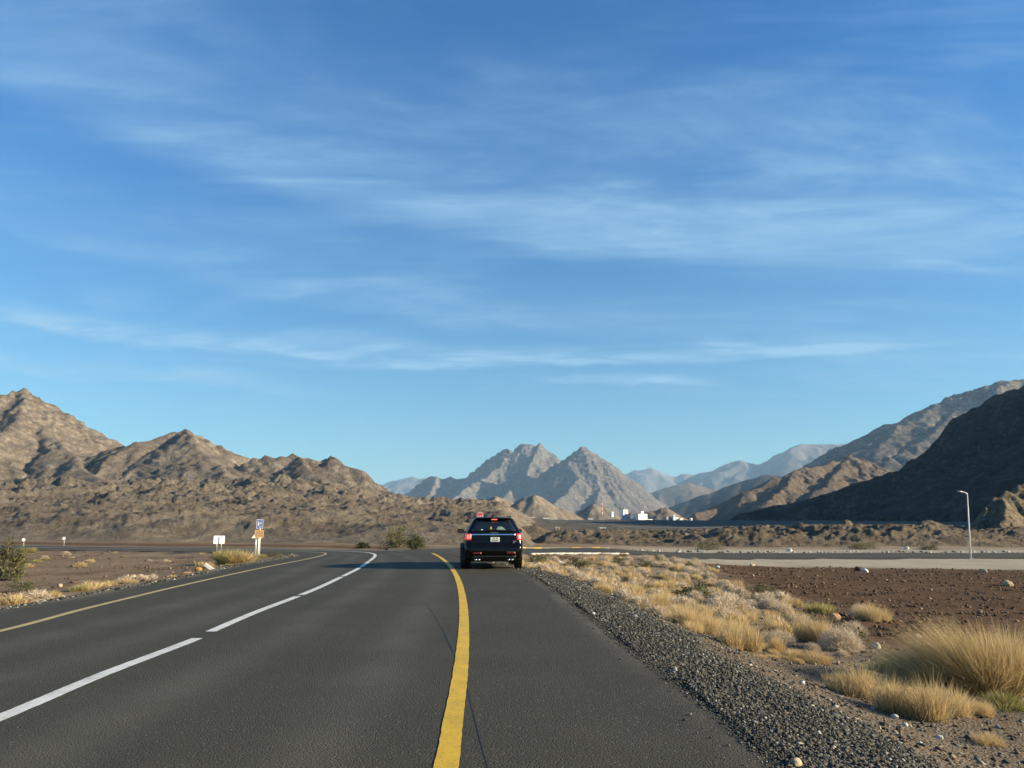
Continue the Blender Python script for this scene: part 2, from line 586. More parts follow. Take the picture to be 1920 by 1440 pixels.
def stretch(lo, hi, fine_lo, fine_hi, step, grow):
    a = list(np.arange(fine_lo, fine_hi, step))
    s, v = step, fine_hi
    while v < hi:
        a.append(v)
        s *= grow
        v += s
    a.append(hi)
    s, v = step, fine_lo - step
    b = []
    while v > lo:
        b.append(v)
        s *= grow
        v -= s
    b.append(lo)
    return np.array(b[::-1] + a)


gx_ = stretch(-21000, 21000, -12.0, 10.0, 0.19, 1.05)
gy_ = stretch(-3000, 31000, 3.5, 28.0, 0.19, 1.04)
GX, GY = np.meshgrid(gx_, gy_)
SD = road_sd(GX, GY)
GZ = ground_z(GX, GY, SD)

# ground: earth, gravel and pale dust by place masks; gravel tone also paints valley shade
m, t, b = new_mat('desert_ground')
geo = t.node('ShaderNodeNewGeometry')
pos = geo.outputs['Position']
vc = t.node('ShaderNodeVertexColor', layer_name='zones')
sp = t.node('ShaderNodeSeparateColor', ins={0: vc.outputs[0]})
nA = t.noise(pos, 0.35, 8, 0.65, 0.4)
nB = t.noise(pos, 3.0, 8, 0.7)
nC = t.noise(pos, 22.0, 6, 0.7)
earth = t.mix(t.smooth(nA, 0.35, 0.65), (0.150, 0.106, 0.068), (0.215, 0.158, 0.102))
earth = t.mix(t.smooth(nB, 0.35, 0.75, 0.0, 0.5), earth, (0.30, 0.245, 0.17))
brown = t.mix(t.smooth(nB, 0.3, 0.7), (0.066, 0.041, 0.025), (0.128, 0.082, 0.050))
brown = t.mix(t.smooth(nA, 0.5, 0.72, 0.0, 0.55), brown, (0.15, 0.098, 0.060))
vor = t.node('ShaderNodeTexVoronoi', feature='F1')
t.set(vor.inputs['Vector'], pos)
vor.inputs['Scale'].default_value = 32.0
grav = t.mix(t.smooth(vor.outputs['Color'], 0.2, 0.8), (0.040, 0.042, 0.038), (0.125, 0.125, 0.112))
grav = t.mix(t.smooth(nC, 0.62, 0.75), grav, (0.26, 0.255, 0.235))
pale = t.mix(t.smooth(nA, 0.3, 0.7), (0.30, 0.265, 0.195), (0.36, 0.32, 0.24))
c = t.mix(sp.outputs[1], earth, brown)
c = t.mix(sp.outputs[2], c, pale)
c = t.mix(sp.outputs[0], c, grav)
t.set(b.inputs['Base Color'], c)
b.inputs['Roughness'].default_value = 0.95
b.inputs['Specular IOR Level'].default_value = 0.02
bh = t.math('ADD', t.math('MULTIPLY', nC, 0.35), t.math('ADD', nB, t.math('MULTIPLY', t.math('MULTIPLY', vor.outputs['Distance'], sp.outputs[0]), -1.2)))
t.set(b.inputs['Normal'], t.bump(bh, 0.9, 0.06))
M['ground'] = m

me = grid_mesh('ground', GX, GY, GZ, M['ground'])
nz = fbm(GX / 1.6, GY / 1.6, 4, 0.6, seed=40)
gw_r = 1.35 + 0.35 * nz
gw_l = 0.55 + 0.25 * nz
gravel_shade_mask = np.where(GX > -6, 1 - sstep(SD, gw_r - 0.25, gw_r + 0.45), 1 - sstep(SD, gw_l - 0.2, gw_l + 0.3)) * (1 - sstep(GY, 44, 50))
gravel_shade_mask = np.maximum(gravel_shade_mask, (GX > 0) * (1 - sstep(SD + 1.5 * nz, 2.5, 7.0)) * 0.5 * (1 - sstep(GY, 30, 48)))
gravel_shade_mask = np.maximum(gravel_shade_mask, 0.85 * sstep(GY, 150, 230) * (1 - sstep(GY, 1300, 1420)) * sstep(GX, -30, 30))  # gravel tone darkens the valley plain, standing in for the mountain's shadow
bmask = brown_mask(GX, GY)
bmask = np.maximum(bmask, 0.9 * (GX < 4) * sstep(GY - (50.5 - 0.38 * (GX + 12)) + 2 * nz, 0, 3) * (1 - sstep(GY - (50.5 - 0.38 * (GX + 12)), 7, 14)) * (GX > -220))
lx, ly = GX, GY
pmask = (lx > 4) * sstep(ly + 1.2 * nz, 57, 60.5) * (1 - sstep(ly, 92, 104)) * sstep(lx + nz * 2, 8, 20)
pmask = np.maximum(pmask, 0.4 * sstep(np.hypot(lx, ly), 100, 120) * (1 - sstep(ly, 105, 125)) * (lx > 5))
attr_color(me, 'zones', np.stack([gravel_shade_mask.ravel(), bmask.ravel(), np.clip(pmask, 0, 1).ravel()], 1))
structure(link('ground', me))


def gridval(A, x, y):
    """value of a ground-sheet field at scattered points"""
    x, y = np.asarray(x, float), np.asarray(y, float)
    i = np.clip(np.searchsorted(gx_, x) - 1, 0, len(gx_) - 2)
    j = np.clip(np.searchsorted(gy_, y) - 1, 0, len(gy_) - 2)
    u = (x - gx_[i]) / (gx_[i + 1] - gx_[i])
    v = (y - gy_[j]) / (gy_[j + 1] - gy_[j])
    return (A[j, i] * (1 - u) + A[j, i + 1] * u) * (1 - v) + (A[j + 1, i] * (1 - u) + A[j + 1, i + 1] * u) * v

# asphalt
m, t, b = new_mat('asphalt')
geo = t.node('ShaderNodeNewGeometry')
pos = geo.outputs['Position']
nA = t.noise(pos, 0.5, 6, 0.6)
nB = t.noise(pos, 55.0, 5, 0.75)
vor = t.node('ShaderNodeTexVoronoi', feature='F1')
t.set(vor.inputs['Vector'], pos)
vor.inputs['Scale'].default_value = 75.0
c = t.mix(t.smooth(nA, 0.3, 0.7), (0.049, 0.0435, 0.0255), (0.063, 0.056, 0.034))
c = t.mix(t.smooth(nB, 0.35, 0.7, 0.0, 0.7), c, (0.030, 0.030, 0.027))
c = t.mix(t.math('MULTIPLY', t.smooth(vor.outputs['Color'], 0.82, 0.98), 0.8), c, (0.17, 0.165, 0.15))
ac = t.node('ShaderNodeSeparateColor', ins={0: t.node('ShaderNodeVertexColor', layer_name='across').outputs[0]}).outputs[0]
lng = t.noise(t.mapping(pos, scale=(1.6, 0.05, 1.0)), 1.0, 4, 0.6)
wob = t.math('ADD', ac, t.math('MULTIPLY', t.math('SUBTRACT', lng, 0.5), 0.03))
trk = None
for t0 in (0.277, 0.44, 0.61, 0.735):
    g_ = t.smooth(t.math('ABSOLUTE', t.math('SUBTRACT', wob, t0)), 0.0, 0.055, 1.0, 0.0)
    trk = g_ if trk is None else t.math('ADD', trk, g_)
c = t.mix(t.math('MULTIPLY', t.math('MULTIPLY', trk, t.smooth(nA, 0.25, 0.75, 0.35, 1.0)), 0.48), c, (0.105, 0.098, 0.076))
oil = t.noise(t.mapping(pos, scale=(1.0, 0.16, 1.0), loc=(3, 8, 0)), 0.9, 5, 0.6)
c = t.mix(t.smooth(oil, 0.55, 0.75, 0.0, 0.45), c, (0.026, 0.025, 0.020))
dst = t.math('ADD', t.smooth(wob, 0.0, 0.035, 1.0, 0.0), t.smooth(wob, 0.955, 1.0, 0.0, 1.0))
c = t.mix(t.math('MULTIPLY', t.math('MULTIPLY', dst, t.smooth(nA, 0.3, 0.7)), 0.55), c, (0.17, 0.145, 0.105))
t.set(b.inputs['Base Color'], c)
b.inputs['Roughness'].default_value = 0.78
b.inputs['Specular IOR Level'].default_value = 0.22
t.set(b.inputs['Normal'], t.bump(t.math('ADD', t.math('MULTIPLY', vor.outputs['Distance'], -1.0), nB), 0.7, 0.012))
M['asphalt'] = m
road = structure(link('road', strip_mesh('road', r_edge, l_edge, M['asphalt'], 0.0, 36)))
side = structure(link('side_road', strip_mesh('side_road', b_near, b_far, M['asphalt'], 0.006, 10)))


# crumbled rim of the pavement and painted lines
def line_strip(name, pts, width, mat, lift, n=200, parent=None, wob=0.0, w1=None, low=0.0045):
    c_ = spline(pts, n) if n else np.array(pts, float)
    d = np.gradient(c_, axis=0)
    d /= np.linalg.norm(d, axis=1)[:, None] + 1e-9
    nrm = np.stack([-d[:, 1], d[:, 0]], 1)
    k = np.arange(len(c_))
    ww = np.linspace(width, width if w1 is None else w1, len(c_))[:, None] / 2
    j1 = ww * (1 + wob * fbm(k * 0.9, k * 0 + 3.3, 3)[:, None])
    j2 = ww * (1 + wob * fbm(k * 0.9, k * 0 + 9.7, 3)[:, None])
    a, e = c_ + nrm * j1, c_ - nrm * j2
    p = np.stack([a, e], 1)
    me_ = grid_mesh(name, p[..., 0], p[..., 1], level(p[..., 0], p[..., 1]) + np.where(p[..., 1] < 60, low + (lift - low) * sstep(p[..., 1], 28, 44), lift), mat)
    return structure(link(name, me_, parent)) if parent is None else link(name, me_, parent)


def paint(name, col, wear):
    m_, t_, b_ = new_mat(name)
    ps = t_.node('ShaderNodeNewGeometry').outputs['Position']
    n_ = t_.noise(ps, 30.0, 6, 0.7)
    n2_ = t_.noise(ps, 3.0, 4, 0.6)
    cc = t_.mix(t_.smooth(n2_, 0.3, 0.7), col, tuple(x * 0.86 for x in col))
    cc = t_.mix(t_.smooth(t_.math('ADD', n_, t_.math('MULTIPLY', n2_, 0.35)), 0.66, 0.88, 0.0, wear), cc, (0.08, 0.075, 0.06))
    n3_ = t_.noise(t_.mapping(ps, scale=(1.0, 0.25, 1.0)), 6.0, 5, 0.65)
    cc = t_.mix(t_.smooth(n3_, 0.5, 0.75, 0.0, 0.25), cc, tuple(x * 0.45 for x in col))
    t_.set(b_.inputs['Base Color'], cc)
    b_.inputs['Roughness'].default_value = 0.6
    t_.set(b_.inputs['Normal'], t_.bump(n_, 0.4, 0.008))
    return m_


M['white_paint'] = paint('white_road_paint', (0.62, 0.62, 0.57), 0.5)
M['yellow_paint'] = paint('yellow_road_paint', (0.62, 0.385, 0.008), 0.45)
M['yellow_worn'] = paint('dusty_yellow_road_paint', (0.44, 0.345, 0.115), 0.5)
M['tar'] = plain('black_tar', (0.016, 0.016, 0.015), 0.8)

YEL = [(-0.42, -10), (-0.40, 2)] + [G(*p) for p in ((836, 1440), (850, 1350), (864, 1255), (870, 1170), (867, 1120), (860, 1090), (851, 1071), (838, 1055), (825, 1045), (811, 1037.5))]
line_strip('edge_line', YEL, 0.15, M['yellow_paint'], 0.010, 260, wob=0.13)
WHI = [(-3.72, -10), (-3.8, 2)] + [G(*p) for p in ((0, 1346), (190, 1266), (370, 1197), (390, 1187), (470, 1152), (560, 1117.5), (600, 1101), (640, 1082), (672, 1066), (694, 1051), (703, 1043), (701, 1039), (689, 1036.3), (660, 1034.3), (610, 1032.4))] + [(-20, 48.6), (-38, 55), (-70, 67), (-140, 91)]
whs = spline(WHI, 900)


def seg(y0, y1):
    k = (whs[:, 1] >= y0) & (whs[:, 1] <= y1)
    return whs[k]


gaps = [G(381, 1191)[1], G(561, 1117)[1], G(642, 1081)[1], G(676, 1063.5)[1], G(692, 1052.5)[1]]
ys0 = -9.0
for gi, gy0 in enumerate(gaps):
    half = (0.28, 0.12, 0.10, 0.12, 0.12)[gi]
    s_ = seg(ys0, gy0 - half)
    if len(s_) > 3:
        line_strip('centre_line', s_, 0.15, M['white_paint'], 0.010, 0, wob=0.13)
    ys0 = gy0 + half
line_strip('centre_line', seg(ys0, 200), 0.15, M['white_paint'], 0.010, 0, wob=0.13)
LY = [(-6.75, -10), (-6.85, 4)] + [G(*p) for p in ((0, 1183.5), (150, 1144), (250, 1119.5), (360, 1093.5), (500, 1063), (560, 1051.5), (592, 1045), (607, 1040.8), (611, 1038.6), (605, 1036.6), (585, 1035.3), (550, 1034.2))] + [(-20, 45.8), (-38, 52.2), (-70, 64.2), (-140, 88)]
line_strip('edge_line', LY, 0.13, M['yellow_worn'], 0.010, 300, wob=0.13)
FY = [(-6.2, 45.0), (-8.8, 46.4), (-12, 48.0), (-20, 51.2), (-38, 58.1), (-70, 70.2), (-140, 94)]
line_strip('edge_line', FY, 0.12, M['white_paint'], 0.010, 120)
# long thin crack that crosses under the yellow line
CR = [G(*p) for p in ((800, 1132), (818, 1160), (838, 1195), (853, 1228), (874, 1285), (886, 1330), (900, 1385), (917, 1445))]
line_strip('crack', CR, 0.012, M['tar'], 0.008, 120, parent=road, wob=0.8, w1=0.010, low=0.002)
CR2 = [G(*p) for p in ((832, 1190), (842, 1210), (851, 1226))]
line_strip('crack', CR2, 0.008, M['tar'], 0.008, 40, parent=road, wob=0.8, low=0.002)
CR3 = [G(*p) for p in ((368, 1193), (378, 1191), (388, 1188.5))]
line_strip('crack', CR3, 0.03, M['tar'], 0.008, 30, parent=road, wob=0.8, low=0.002)


# ------------------------------------------------------------------ mountains
def erode(h, cell, iters=14, k=0.18, inner=14, diff=0.05):
    """drainage carves gullies: water gathers downhill, cuts where it is strong and steep"""
    A = np.ones_like(h)
    sh = [(0, 1, 1), (0, -1, 1), (1, 0, 1), (-1, 0, 1), (1, 1, 1.414), (1, -1, 1.414), (-1, 1, 1.414), (-1, -1, 1.414)]
    for it in range(iters):
        drops, tot = [], np.full_like(h, 1e-9)
        mx = np.zeros_like(h)
        for dy, dx, ln in sh:
            nb_ = np.roll(np.roll(h, -dy, 0), -dx, 1)
            s = np.maximum(h - nb_, 0) / (ln * cell)
            mx = np.maximum(mx, s)
            s4 = s ** 3
            drops.append(s4)
            tot += s4
        for j in range(inner * (3 if it == 0 else 1)):
            A2 = np.ones_like(h)
            for (dy, dx, ln), s4 in zip(sh, drops):
                A2 += np.roll(np.roll(A * s4 / tot, dy, 0), dx, 1)
            A = np.minimum(A2, 4000)
        cut = k * np.sqrt(A) * mx * cell * 0.1
        h = h - np.minimum(cut, 0.45 * mx * cell)
        lap = sum(np.roll(np.roll(h, dy, 0), dx, 1) for dy, dx, ln in sh[:4]) / 4 - h
        h = h + diff * lap
    return h


def upsample(h, f):
    ny, nx = h.shape
    yi = np.linspace(0, ny - 1, (ny - 1) * f + 1)
    xi = np.linspace(0, nx - 1, (nx - 1) * f + 1)

    def cub(a, t_):
        i = np.clip(np.floor(t_).astype(int), 0, a.shape[0] - 2)
        f_ = (t_ - i)[:, None]
        p0 = a[np.maximum(i - 1, 0)]
        p1, p2 = a[i], a[i + 1]
        p3 = a[np.minimum(i + 2, a.shape[0] - 1)]
        return p1 + 0.5 * f_ * (p2 - p0 + f_ * (2 * p0 - 5 * p1 + 4 * p2 - p3 + f_ * (3 * (p1 - p2) + p3 - p0)))
    return cub(cub(h, yi).T, xi).T


def ridge_height(X, Y, ridges, zb, conc):
    """ridges: (points [(X,Y,Z)], slope) ; the land falls away from each crest"""
    best = np.full(X.shape, -1e9)
    for pts, slope in ridges:
        pts = np.array(pts, float)
        for i in range(len(pts) - 1):
            a, e = pts[i], pts[i + 1]
            d = e[:2] - a[:2]
            L = d @ d + 1e-9
            tt = np.clip(((X - a[0]) * d[0] + (Y - a[1]) * d[1]) / L, 0, 1)
            dist = np.hypot(X - a[0] - tt * d[0], Y - a[1] - tt * d[1])
            zc_ = a[2] + tt * (e[2] - a[2])
            H = np.maximum(zc_ - zb, 1.0)
            tq = np.clip(1 - dist * slope / H / 1.25, 0, 1)
            best = np.maximum(best, zb + H * tq ** conc)
    return best


def mountain(name, ridges, bounds, cell, mat, zb=0.0, conc=1.2, up=2, rough=0.06, er=14, k=0.18, seed=1, warp=0.12, label=None, detail=0.02, wl=None, sc=1.0, ter=0.0, diff=0.05, beds=11.0, ribs=None, cap=0, cs=1.9):
    x0, x1, y0, y1 = (q * sc for q in bounds)
    cell *= sc
    zb = (zb - CH) * sc + CH
    wl = wl * sc if wl else wl
    xs, ys = np.arange(x0, x1 + cell, cell), np.arange(y0, y1 + cell, cell)
    X, Y = np.meshgrid(xs, ys)
    rp = [([P(q[0], q[1], q[2] * sc) for q in pts], s) for pts, s in ridges]
    Hm = max(p[2] for pts, s in rp for p in pts) - zb
    wl = wl or Hm * 0.9
    wx = warp * Hm * fbm(X / wl, Y / wl, 4, 0.5, seed=seed)
    wy = warp * Hm * fbm(X / wl, Y / wl, 4, 0.5, seed=seed + 50)
    h = ridge_height(X + wx, Y + wy, rp, zb, conc)
    rel = np.clip((h - zb) / Hm, 0, 1)
    h = h + rough * Hm * rel ** 0.6 * (fbm(X / wl * 1.6, Y / wl * 1.6, 6, 0.52, seed=seed + 90, ridged=True) - 0.2)
    if ribs:
        amp, wa, wl2, ang = ribs
        ca_, sa_ = math.cos(ang), math.sin(ang)
        u_ = X * ca_ + Y * sa_ + wa * 0.9 * fbm(X / wl, Y / wl, 3, seed=seed + 310)
        v_ = -X * sa_ + Y * ca_
        rb = fbm(u_ / wa, v_ / wl2, 4, 0.55, seed=seed + 300, ridged=True)
        h = h + amp * rb * np.minimum(rel * 3, 1) * (1 - 0.6 * sstep(rel, 0.75, 1.0))
    if er:
        h = erode(h, cell, er, k, diff=diff)
    if cap:
        # the traced crest stands up as bare rock
        jit_ = 0.02 * Hm * fbm(X / wl * 4, Y / wl * 4, 4, 0.6, seed=seed + 400)
        h = np.maximum(h, ridge_height(X + jit_, Y + jit_, [(pts, cs) for pts, s_ in rp[:cap]], zb, 1.0) - 0.012 * Hm)
    X2, Y2 = np.meshgrid(np.linspace(xs[0], xs[-1], (len(xs) - 1) * up + 1), np.linspace(ys[0], ys[-1], (len(ys) - 1) * up + 1))
    h = upsample(h, up) if up > 1 else h
    rel = np.clip((h - zb) / Hm, 0, 1)
    env = (0.3 + rel) * np.minimum(rel * 8, 1)
    crag = 0.4 + 0.9 * sstep(fbm(X2 / wl * 1.3, Y2 / wl * 1.3, 3, seed=seed + 170), -0.25, 0.35)
    h = h + detail * Hm * env * crag * (fbm(X2 / wl * 5, Y2 / wl * 5, 6, 0.62, seed=seed + 140, ridged=True) + 0.5 * np.abs(fbm(X2 / wl * 14, Y2 / wl * 14, 4, 0.65, seed=seed + 150)))
    if ter:
        # hard beds stand out as ledges
        per = Hm / beds
        ph = (h + 0.22 * X2 + 0.10 * Y2 + per * 1.6 * fbm(X2 / wl * 1.1, Y2 / wl * 1.1, 4, 0.55, seed=seed + 210)) / per
        fr = ph - np.floor(ph)
        led = np.where(fr < 0.72, fr / 0.72, (1 - fr) / 0.28) - 0.5
        h = h + ter * per * led * np.minimum(rel * 5, 1) * sstep(fbm(X2 / wl * 2, Y2 / wl * 2, 3, seed=seed + 230), -0.35, 0.3)
    edge = np.minimum(np.minimum(X2 - xs[0], xs[-1] - X2), np.minimum(Y2 - ys[0], ys[-1] - Y2)) / cell
    base = level(X2, Y2) - 3.0 - 0.01 * Hm
    h = np.where(rel < 0.02, np.minimum(h, base), h)
    h = base + (h - base) * np.clip(edge / 4, 0, 1)
    me_ = grid_mesh(name, X2, Y2, h, mat)
    return structure(link(name, me_), label)


sk = lambda pts, Y: [(a, b_, Y) for a, b_ in pts]
# the brown range on the left
pk1 = [(-420, 800, 1250), (-200, 770, 1330), (-80, 765, 1370), (0, 753, 1420), (25, 748, 1440), (52, 743, 1460), (76, 758, 1480), (102, 770, 1500), (122, 786, 1515), (150, 812, 1530), (182, 838, 1540), (212, 843, 1550)]
pk2 = [(150, 930, 1120), (190, 900, 1180), (230, 862, 1240), (262, 838, 1290), (286, 826, 1310), (312, 819, 1330), (340, 817, 1345), (364, 828, 1360), (402, 843, 1380), (442, 862, 1400), (476, 868, 1410)]
pk3 = [(476, 868, 1300), (520, 861, 1310), (562, 865, 1320), (602, 869, 1330), (640, 871, 1335), (662, 882, 1335), (692, 890, 1330), (716, 908, 1320), (740, 926, 1300), (772, 936, 1290), (812, 948, 1280), (850, 958, 1270)]
mountain('mountain', [
    (pk1, 0.75), (pk2, 0.75), (pk3, 0.8),
    ([(52, 743, 1460), (20, 800, 1330), (-30, 860, 1200), (-60, 920, 1050)], 0.6),
    ([(60, 790, 1420), (120, 850, 1290), (190, 905, 1150), (260, 940, 1020)], 0.45),
    ([(340, 817, 1345), (390, 870, 1220), (430, 910, 1110), (470, 940, 980)], 0.45),
    ([(562, 865, 1320), (600, 905, 1200), (640, 942, 1060)], 0.45),
], (-1700, 60, 800, 1850), 6.2, M['rock_left'], zb=4.0, conc=1.2, up=2, rough=0.03, er=12, k=0.13, seed=3, detail=0.032, ter=0.40, diff=0.010, beds=18.0, ribs=(9.0, 70.0, 420.0, R(38)), cap=3,
    sc=0.8, label='brown rocky range with two peaks in full sun', wl=190)

# the twin-peaked pale mountain straight ahead
c1 = sk(((767, 925), (786, 911), (803, 903), (822, 901), (846, 902), (875, 898), (899, 882), (922, 867), (936, 856), (944, 848), (952, 844), (962, 848), (972, 843), (985, 844), (997, 841), (1010, 845), (1022, 851), (1030, 860), (1040, 873), (1052, 884)), 4000)
c2 = sk(((1020, 892), (1044, 876), (1066, 864), (1082, 852), (1091, 844), (1098, 845), (1102, 868), (1110, 874), (1137, 889), (1167, 904), (1196, 921), (1225, 942), (1262, 964)), 3600)
mountain('mountain', [
    (c1, 1.0), (c2, 0.95),
    ([(962, 847, 4000), (935, 880, 3850), (900, 905, 3700), (860, 930, 3500), (830, 950, 3350)], 0.95),
    ([(1012, 841, 4000), (1000, 872, 3850), (985, 900, 3700), (950, 930, 3450), (930, 950, 3300)], 0.9),
    ([(1098, 847, 3600), (1098, 880, 3500), (1085, 905, 3380), (1050, 940, 3180), (1030, 960, 3050)], 0.9),
    ([(1110, 873, 3600), (1128, 905, 3450), (1120, 930, 3300), (1110, 955, 3120)], 0.8),
    ([(822, 901, 4000), (810, 925, 3800), (800, 945, 3600)], 0.9),
], (-760, 1080, 2900, 4450), 9.6, M['rock_pale'], zb=18.0, conc=1.0, up=2, rough=0.05, er=12, k=0.16, seed=12, detail=0.050, ter=0.5, warp=0.05, diff=0.010, beds=14.0, ribs=(26.0, 150.0, 700.0, R(30)), cap=2, cs=2.6,
    sc=1.9, label='pale twin peaked mountain beyond the valley', wl=420)

# the great dark slope on the right, its back to the sun
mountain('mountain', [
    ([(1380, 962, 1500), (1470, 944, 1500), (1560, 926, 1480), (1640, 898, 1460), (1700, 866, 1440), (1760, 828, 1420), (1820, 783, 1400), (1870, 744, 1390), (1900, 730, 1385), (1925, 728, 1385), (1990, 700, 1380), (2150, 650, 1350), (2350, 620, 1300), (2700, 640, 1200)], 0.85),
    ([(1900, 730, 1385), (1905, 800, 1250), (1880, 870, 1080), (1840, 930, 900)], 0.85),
    ([(2350, 620, 1300), (2600, 500, 900), (2900, 450, 700), (3200, 400, 520)], 0.6),  # unseen ridge out of frame, raised so its shadow reaches the valley plain
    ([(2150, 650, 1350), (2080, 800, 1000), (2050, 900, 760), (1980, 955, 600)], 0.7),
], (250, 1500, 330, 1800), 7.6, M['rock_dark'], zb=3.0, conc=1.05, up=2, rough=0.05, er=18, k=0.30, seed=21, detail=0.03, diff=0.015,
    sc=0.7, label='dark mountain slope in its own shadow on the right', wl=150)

# higher ridge behind it, sun on its crest
mountain('mountain', [
    ([(1400, 935, 3100), (1480, 905, 3150), (1545, 867, 3200), (1582, 844, 3200), (1640, 815, 3250), (1700, 790, 3300), (1762, 762, 3320), (1812, 745, 3350), (1852, 727, 3380), (1884, 719, 3400), (1925, 716, 3420), (2010, 711, 3450), (2250, 690, 3500)], 0.6),
    ([(1852, 727, 3380), (1760, 800, 3100), (1680, 860, 2800), (1640, 900, 2600)], 0.5),
    ([(1762, 762, 3320), (1660, 820, 3050), (1600, 870, 2850)], 0.5),
], (750, 2900, 2400, 4000), 13.0, M['rock_ridge'], zb=15.0, conc=1.05, up=2, rough=0.05, er=12, k=0.18, seed=33, detail=0.022, ter=0.2,
    sc=1.2, label='high grey ridge behind the dark slope', wl=330)

# the warm brown hill between them
mountain('hill', [
    ([(1290, 968, 1800), (1350, 952, 1850), (1400, 922, 1900), (1440, 902, 1950), (1490, 884, 2010), (1530, 876, 2060), (1562, 867, 2100), (1586, 859, 2130), (1604, 862, 2150), (1632, 875, 2180), (1670, 897, 2200), (1720, 925, 2220)], 0.55),
    ([(1586, 859, 2130), (1575, 885, 2010), (1550, 912, 1880), (1510, 940, 1760), (1470, 957, 1680)], 0.5),
    ([(1490, 884, 2010), (1470, 915, 1880), (1440, 940, 1780)], 0.5),
], (400, 1200, 1560, 2350), 6.4, M['rock_hill'], zb=9.0, conc=1.1, up=2, rough=0.06, er=14, k=0.2, seed=41, detail=0.03, ter=0.25, diff=0.015,
    label='sunlit warm brown hill below the high ridge', wl=120)

# darker spurs running into the valley
mountain('hill', [
    (sk(((1230, 958), (1290, 938), (1330, 925), (1390, 905), (1432, 891), (1455, 894), (1500, 900)), 3900), 0.6),
], (500, 1800, 3300, 4500), 12.0, M['rock_dark'], zb=20.0, conc=1.1, up=1, rough=0.06, er=10, seed=52, detail=0.02, sc=1.4, label='dark spur running into the valley', wl=200)
mountain('hill', [
    (sk(((1180, 945), (1215, 928), (1262, 912), (1290, 907), (1312, 914), (1345, 920), (1400, 930)), 5600), 0.6),
], (700, 2100, 5000, 6200), 14.0, M['rock_hill'], zb=26.0, conc=1.1, up=1, rough=0.08, er=10, seed=57, detail=0.02, sc=1.5, label='small far hill in the valley mouth', wl=250)
# far hazy ranges
mountain('mountain', [
    (sk(((1270, 905), (1310, 890), (1345, 875), (1386, 867), (1420, 874), (1440, 868), (1470, 855), (1490, 846), (1500, 837), (1540, 836), (1592, 836), (1660, 834), (1760, 830)), 9500), 0.6),
], (1700, 6200, 8300, 10800), 26.0, M['rock_far'], zb=40.0, conc=1.1, up=1, rough=0.10, er=10, seed=61, detail=0.02, sc=1.3, label='flat topped range faded by haze', wl=700)
mountain('mountain', [
    (sk(((1100, 905), (1150, 892), (1186, 887), (1200, 882), (1213, 876), (1228, 884), (1262, 893), (1280, 890), (1310, 896), (1360, 899)), 12500), 0.7),
    (sk(((690, 915), (730, 905), (765, 899), (802, 895), (840, 903), (900, 912)), 12500), 0.6),
], (-3200, 4200, 11300, 13600), 34.0, M['rock_far'], zb=40.0, conc=1.1, up=1, rough=0.10, er=10, seed=66, detail=0.02, sc=1.3, label='farthest peaks, pale blue with distance', wl=600)

# low hills round the village
mountain('hill', [
    (sk(((846, 956), (880, 947), (904, 942), (933, 930), (951, 937), (962, 946)), 1080), 0.75),
    (sk(((960, 948), (972, 940), (985, 933), (1000, 928), (1016, 935), (1044, 949), (1070, 960), (1092, 972)), 1000), 0.8),
    (sk(((1080, 966), (1098, 952), (1114, 944), (1128, 948), (1148, 965)), 1060), 0.8),
    (sk(((1150, 968), (1180, 962), (1207, 961), (1238, 954), (1251, 952), (1262, 959), (1290, 975)), 1060), 0.8),
    ([(933, 930, 1080), (915, 950, 1010), (900, 965, 960)], 0.7),
], (-170, 300, 890, 1180), 3.0, M['rock_foot'], zb=5.0, conc=1.1, up=2, rough=0.13, er=12, k=0.18, seed=71, detail=0.035,
    label='cluster of low brown hills round the village', wl=26, sc=1.45)


def fan_hills(name, u0, u1, y0, y1, nu, ny, fn, mat, label):
    """low hilly land; sampled more finely near its close edge"""
    v = np.linspace(0, 1, ny)
    Y = (y0 * (y1 / y0) ** v)[:, None] * np.ones(nu)
    U = np.linspace(u0, u1, nu)[None, :] * np.ones((ny, 1))
    X = U * Y
    return structure(link(name, grid_mesh(name, X, Y, fn(X, Y), mat)), label)


def left_foot(X, Y):
    base = level(X, Y)
    front = 74 + 8 * fbm(X / 40, Y / 40, 3, seed=81) - 0.20 * (X + 30)
    front = np.maximum(front - 8, 62)
    s = sstep(Y, front, front + 34)
    big = np.maximum(fbm(X / 75, Y / 75, 5, 0.5, seed=82, ridged=True) + 0.25, 0) * 11.0 * sstep(Y, 110, 420)
    mid = (fbm(X / 26, Y / 26, 5, 0.55, seed=84, ridged=True) + 0.25) * (2.4 + 3.0 * sstep(Y, 90, 330))
    fine = fbm(X / 6.5, Y / 6.5, 5, 0.62, seed=86, ridged=True) * (0.85 + 0.6 * sstep(Y, 90, 260))
    rise = sstep(Y, 90, 850) * 11
    right_cut = 1 - sstep(X / Y, -0.30, -0.06) * 0.72
    return base - 0.6 + s * ((big + rise) * right_cut + mid + fine + 1.2 + 1.2 * sstep(Y, 70, 150)) * (1 - sstep(X / Y, -0.02, 0.045))


fan_hills('foothills', -0.80, 0.05, 60, 960, 480, 280, left_foot, M['rock_foot'], 'rolling brown foothills below the left range')


def right_foot(X, Y):
    base = level(X, Y)
    s = sstep(Y - 0.02 * X, 100, 118) * (1 - 0.75 * sstep(Y, 170, 240)) * sstep(X / Y, 0.005, 0.06)
    mid = np.maximum(fbm(X / 16, Y / 16, 5, 0.55, seed=94, ridged=True) + 0.28, 0) * (1.3 + 0.75 * sstep(X / Y, 0.2, 0.35))
    fine = fbm(X / 3.2, Y / 3.2, 5, 0.62, seed=96, ridged=True) * 0.85
    return base - 0.7 + s * (mid + fine + 0.7)


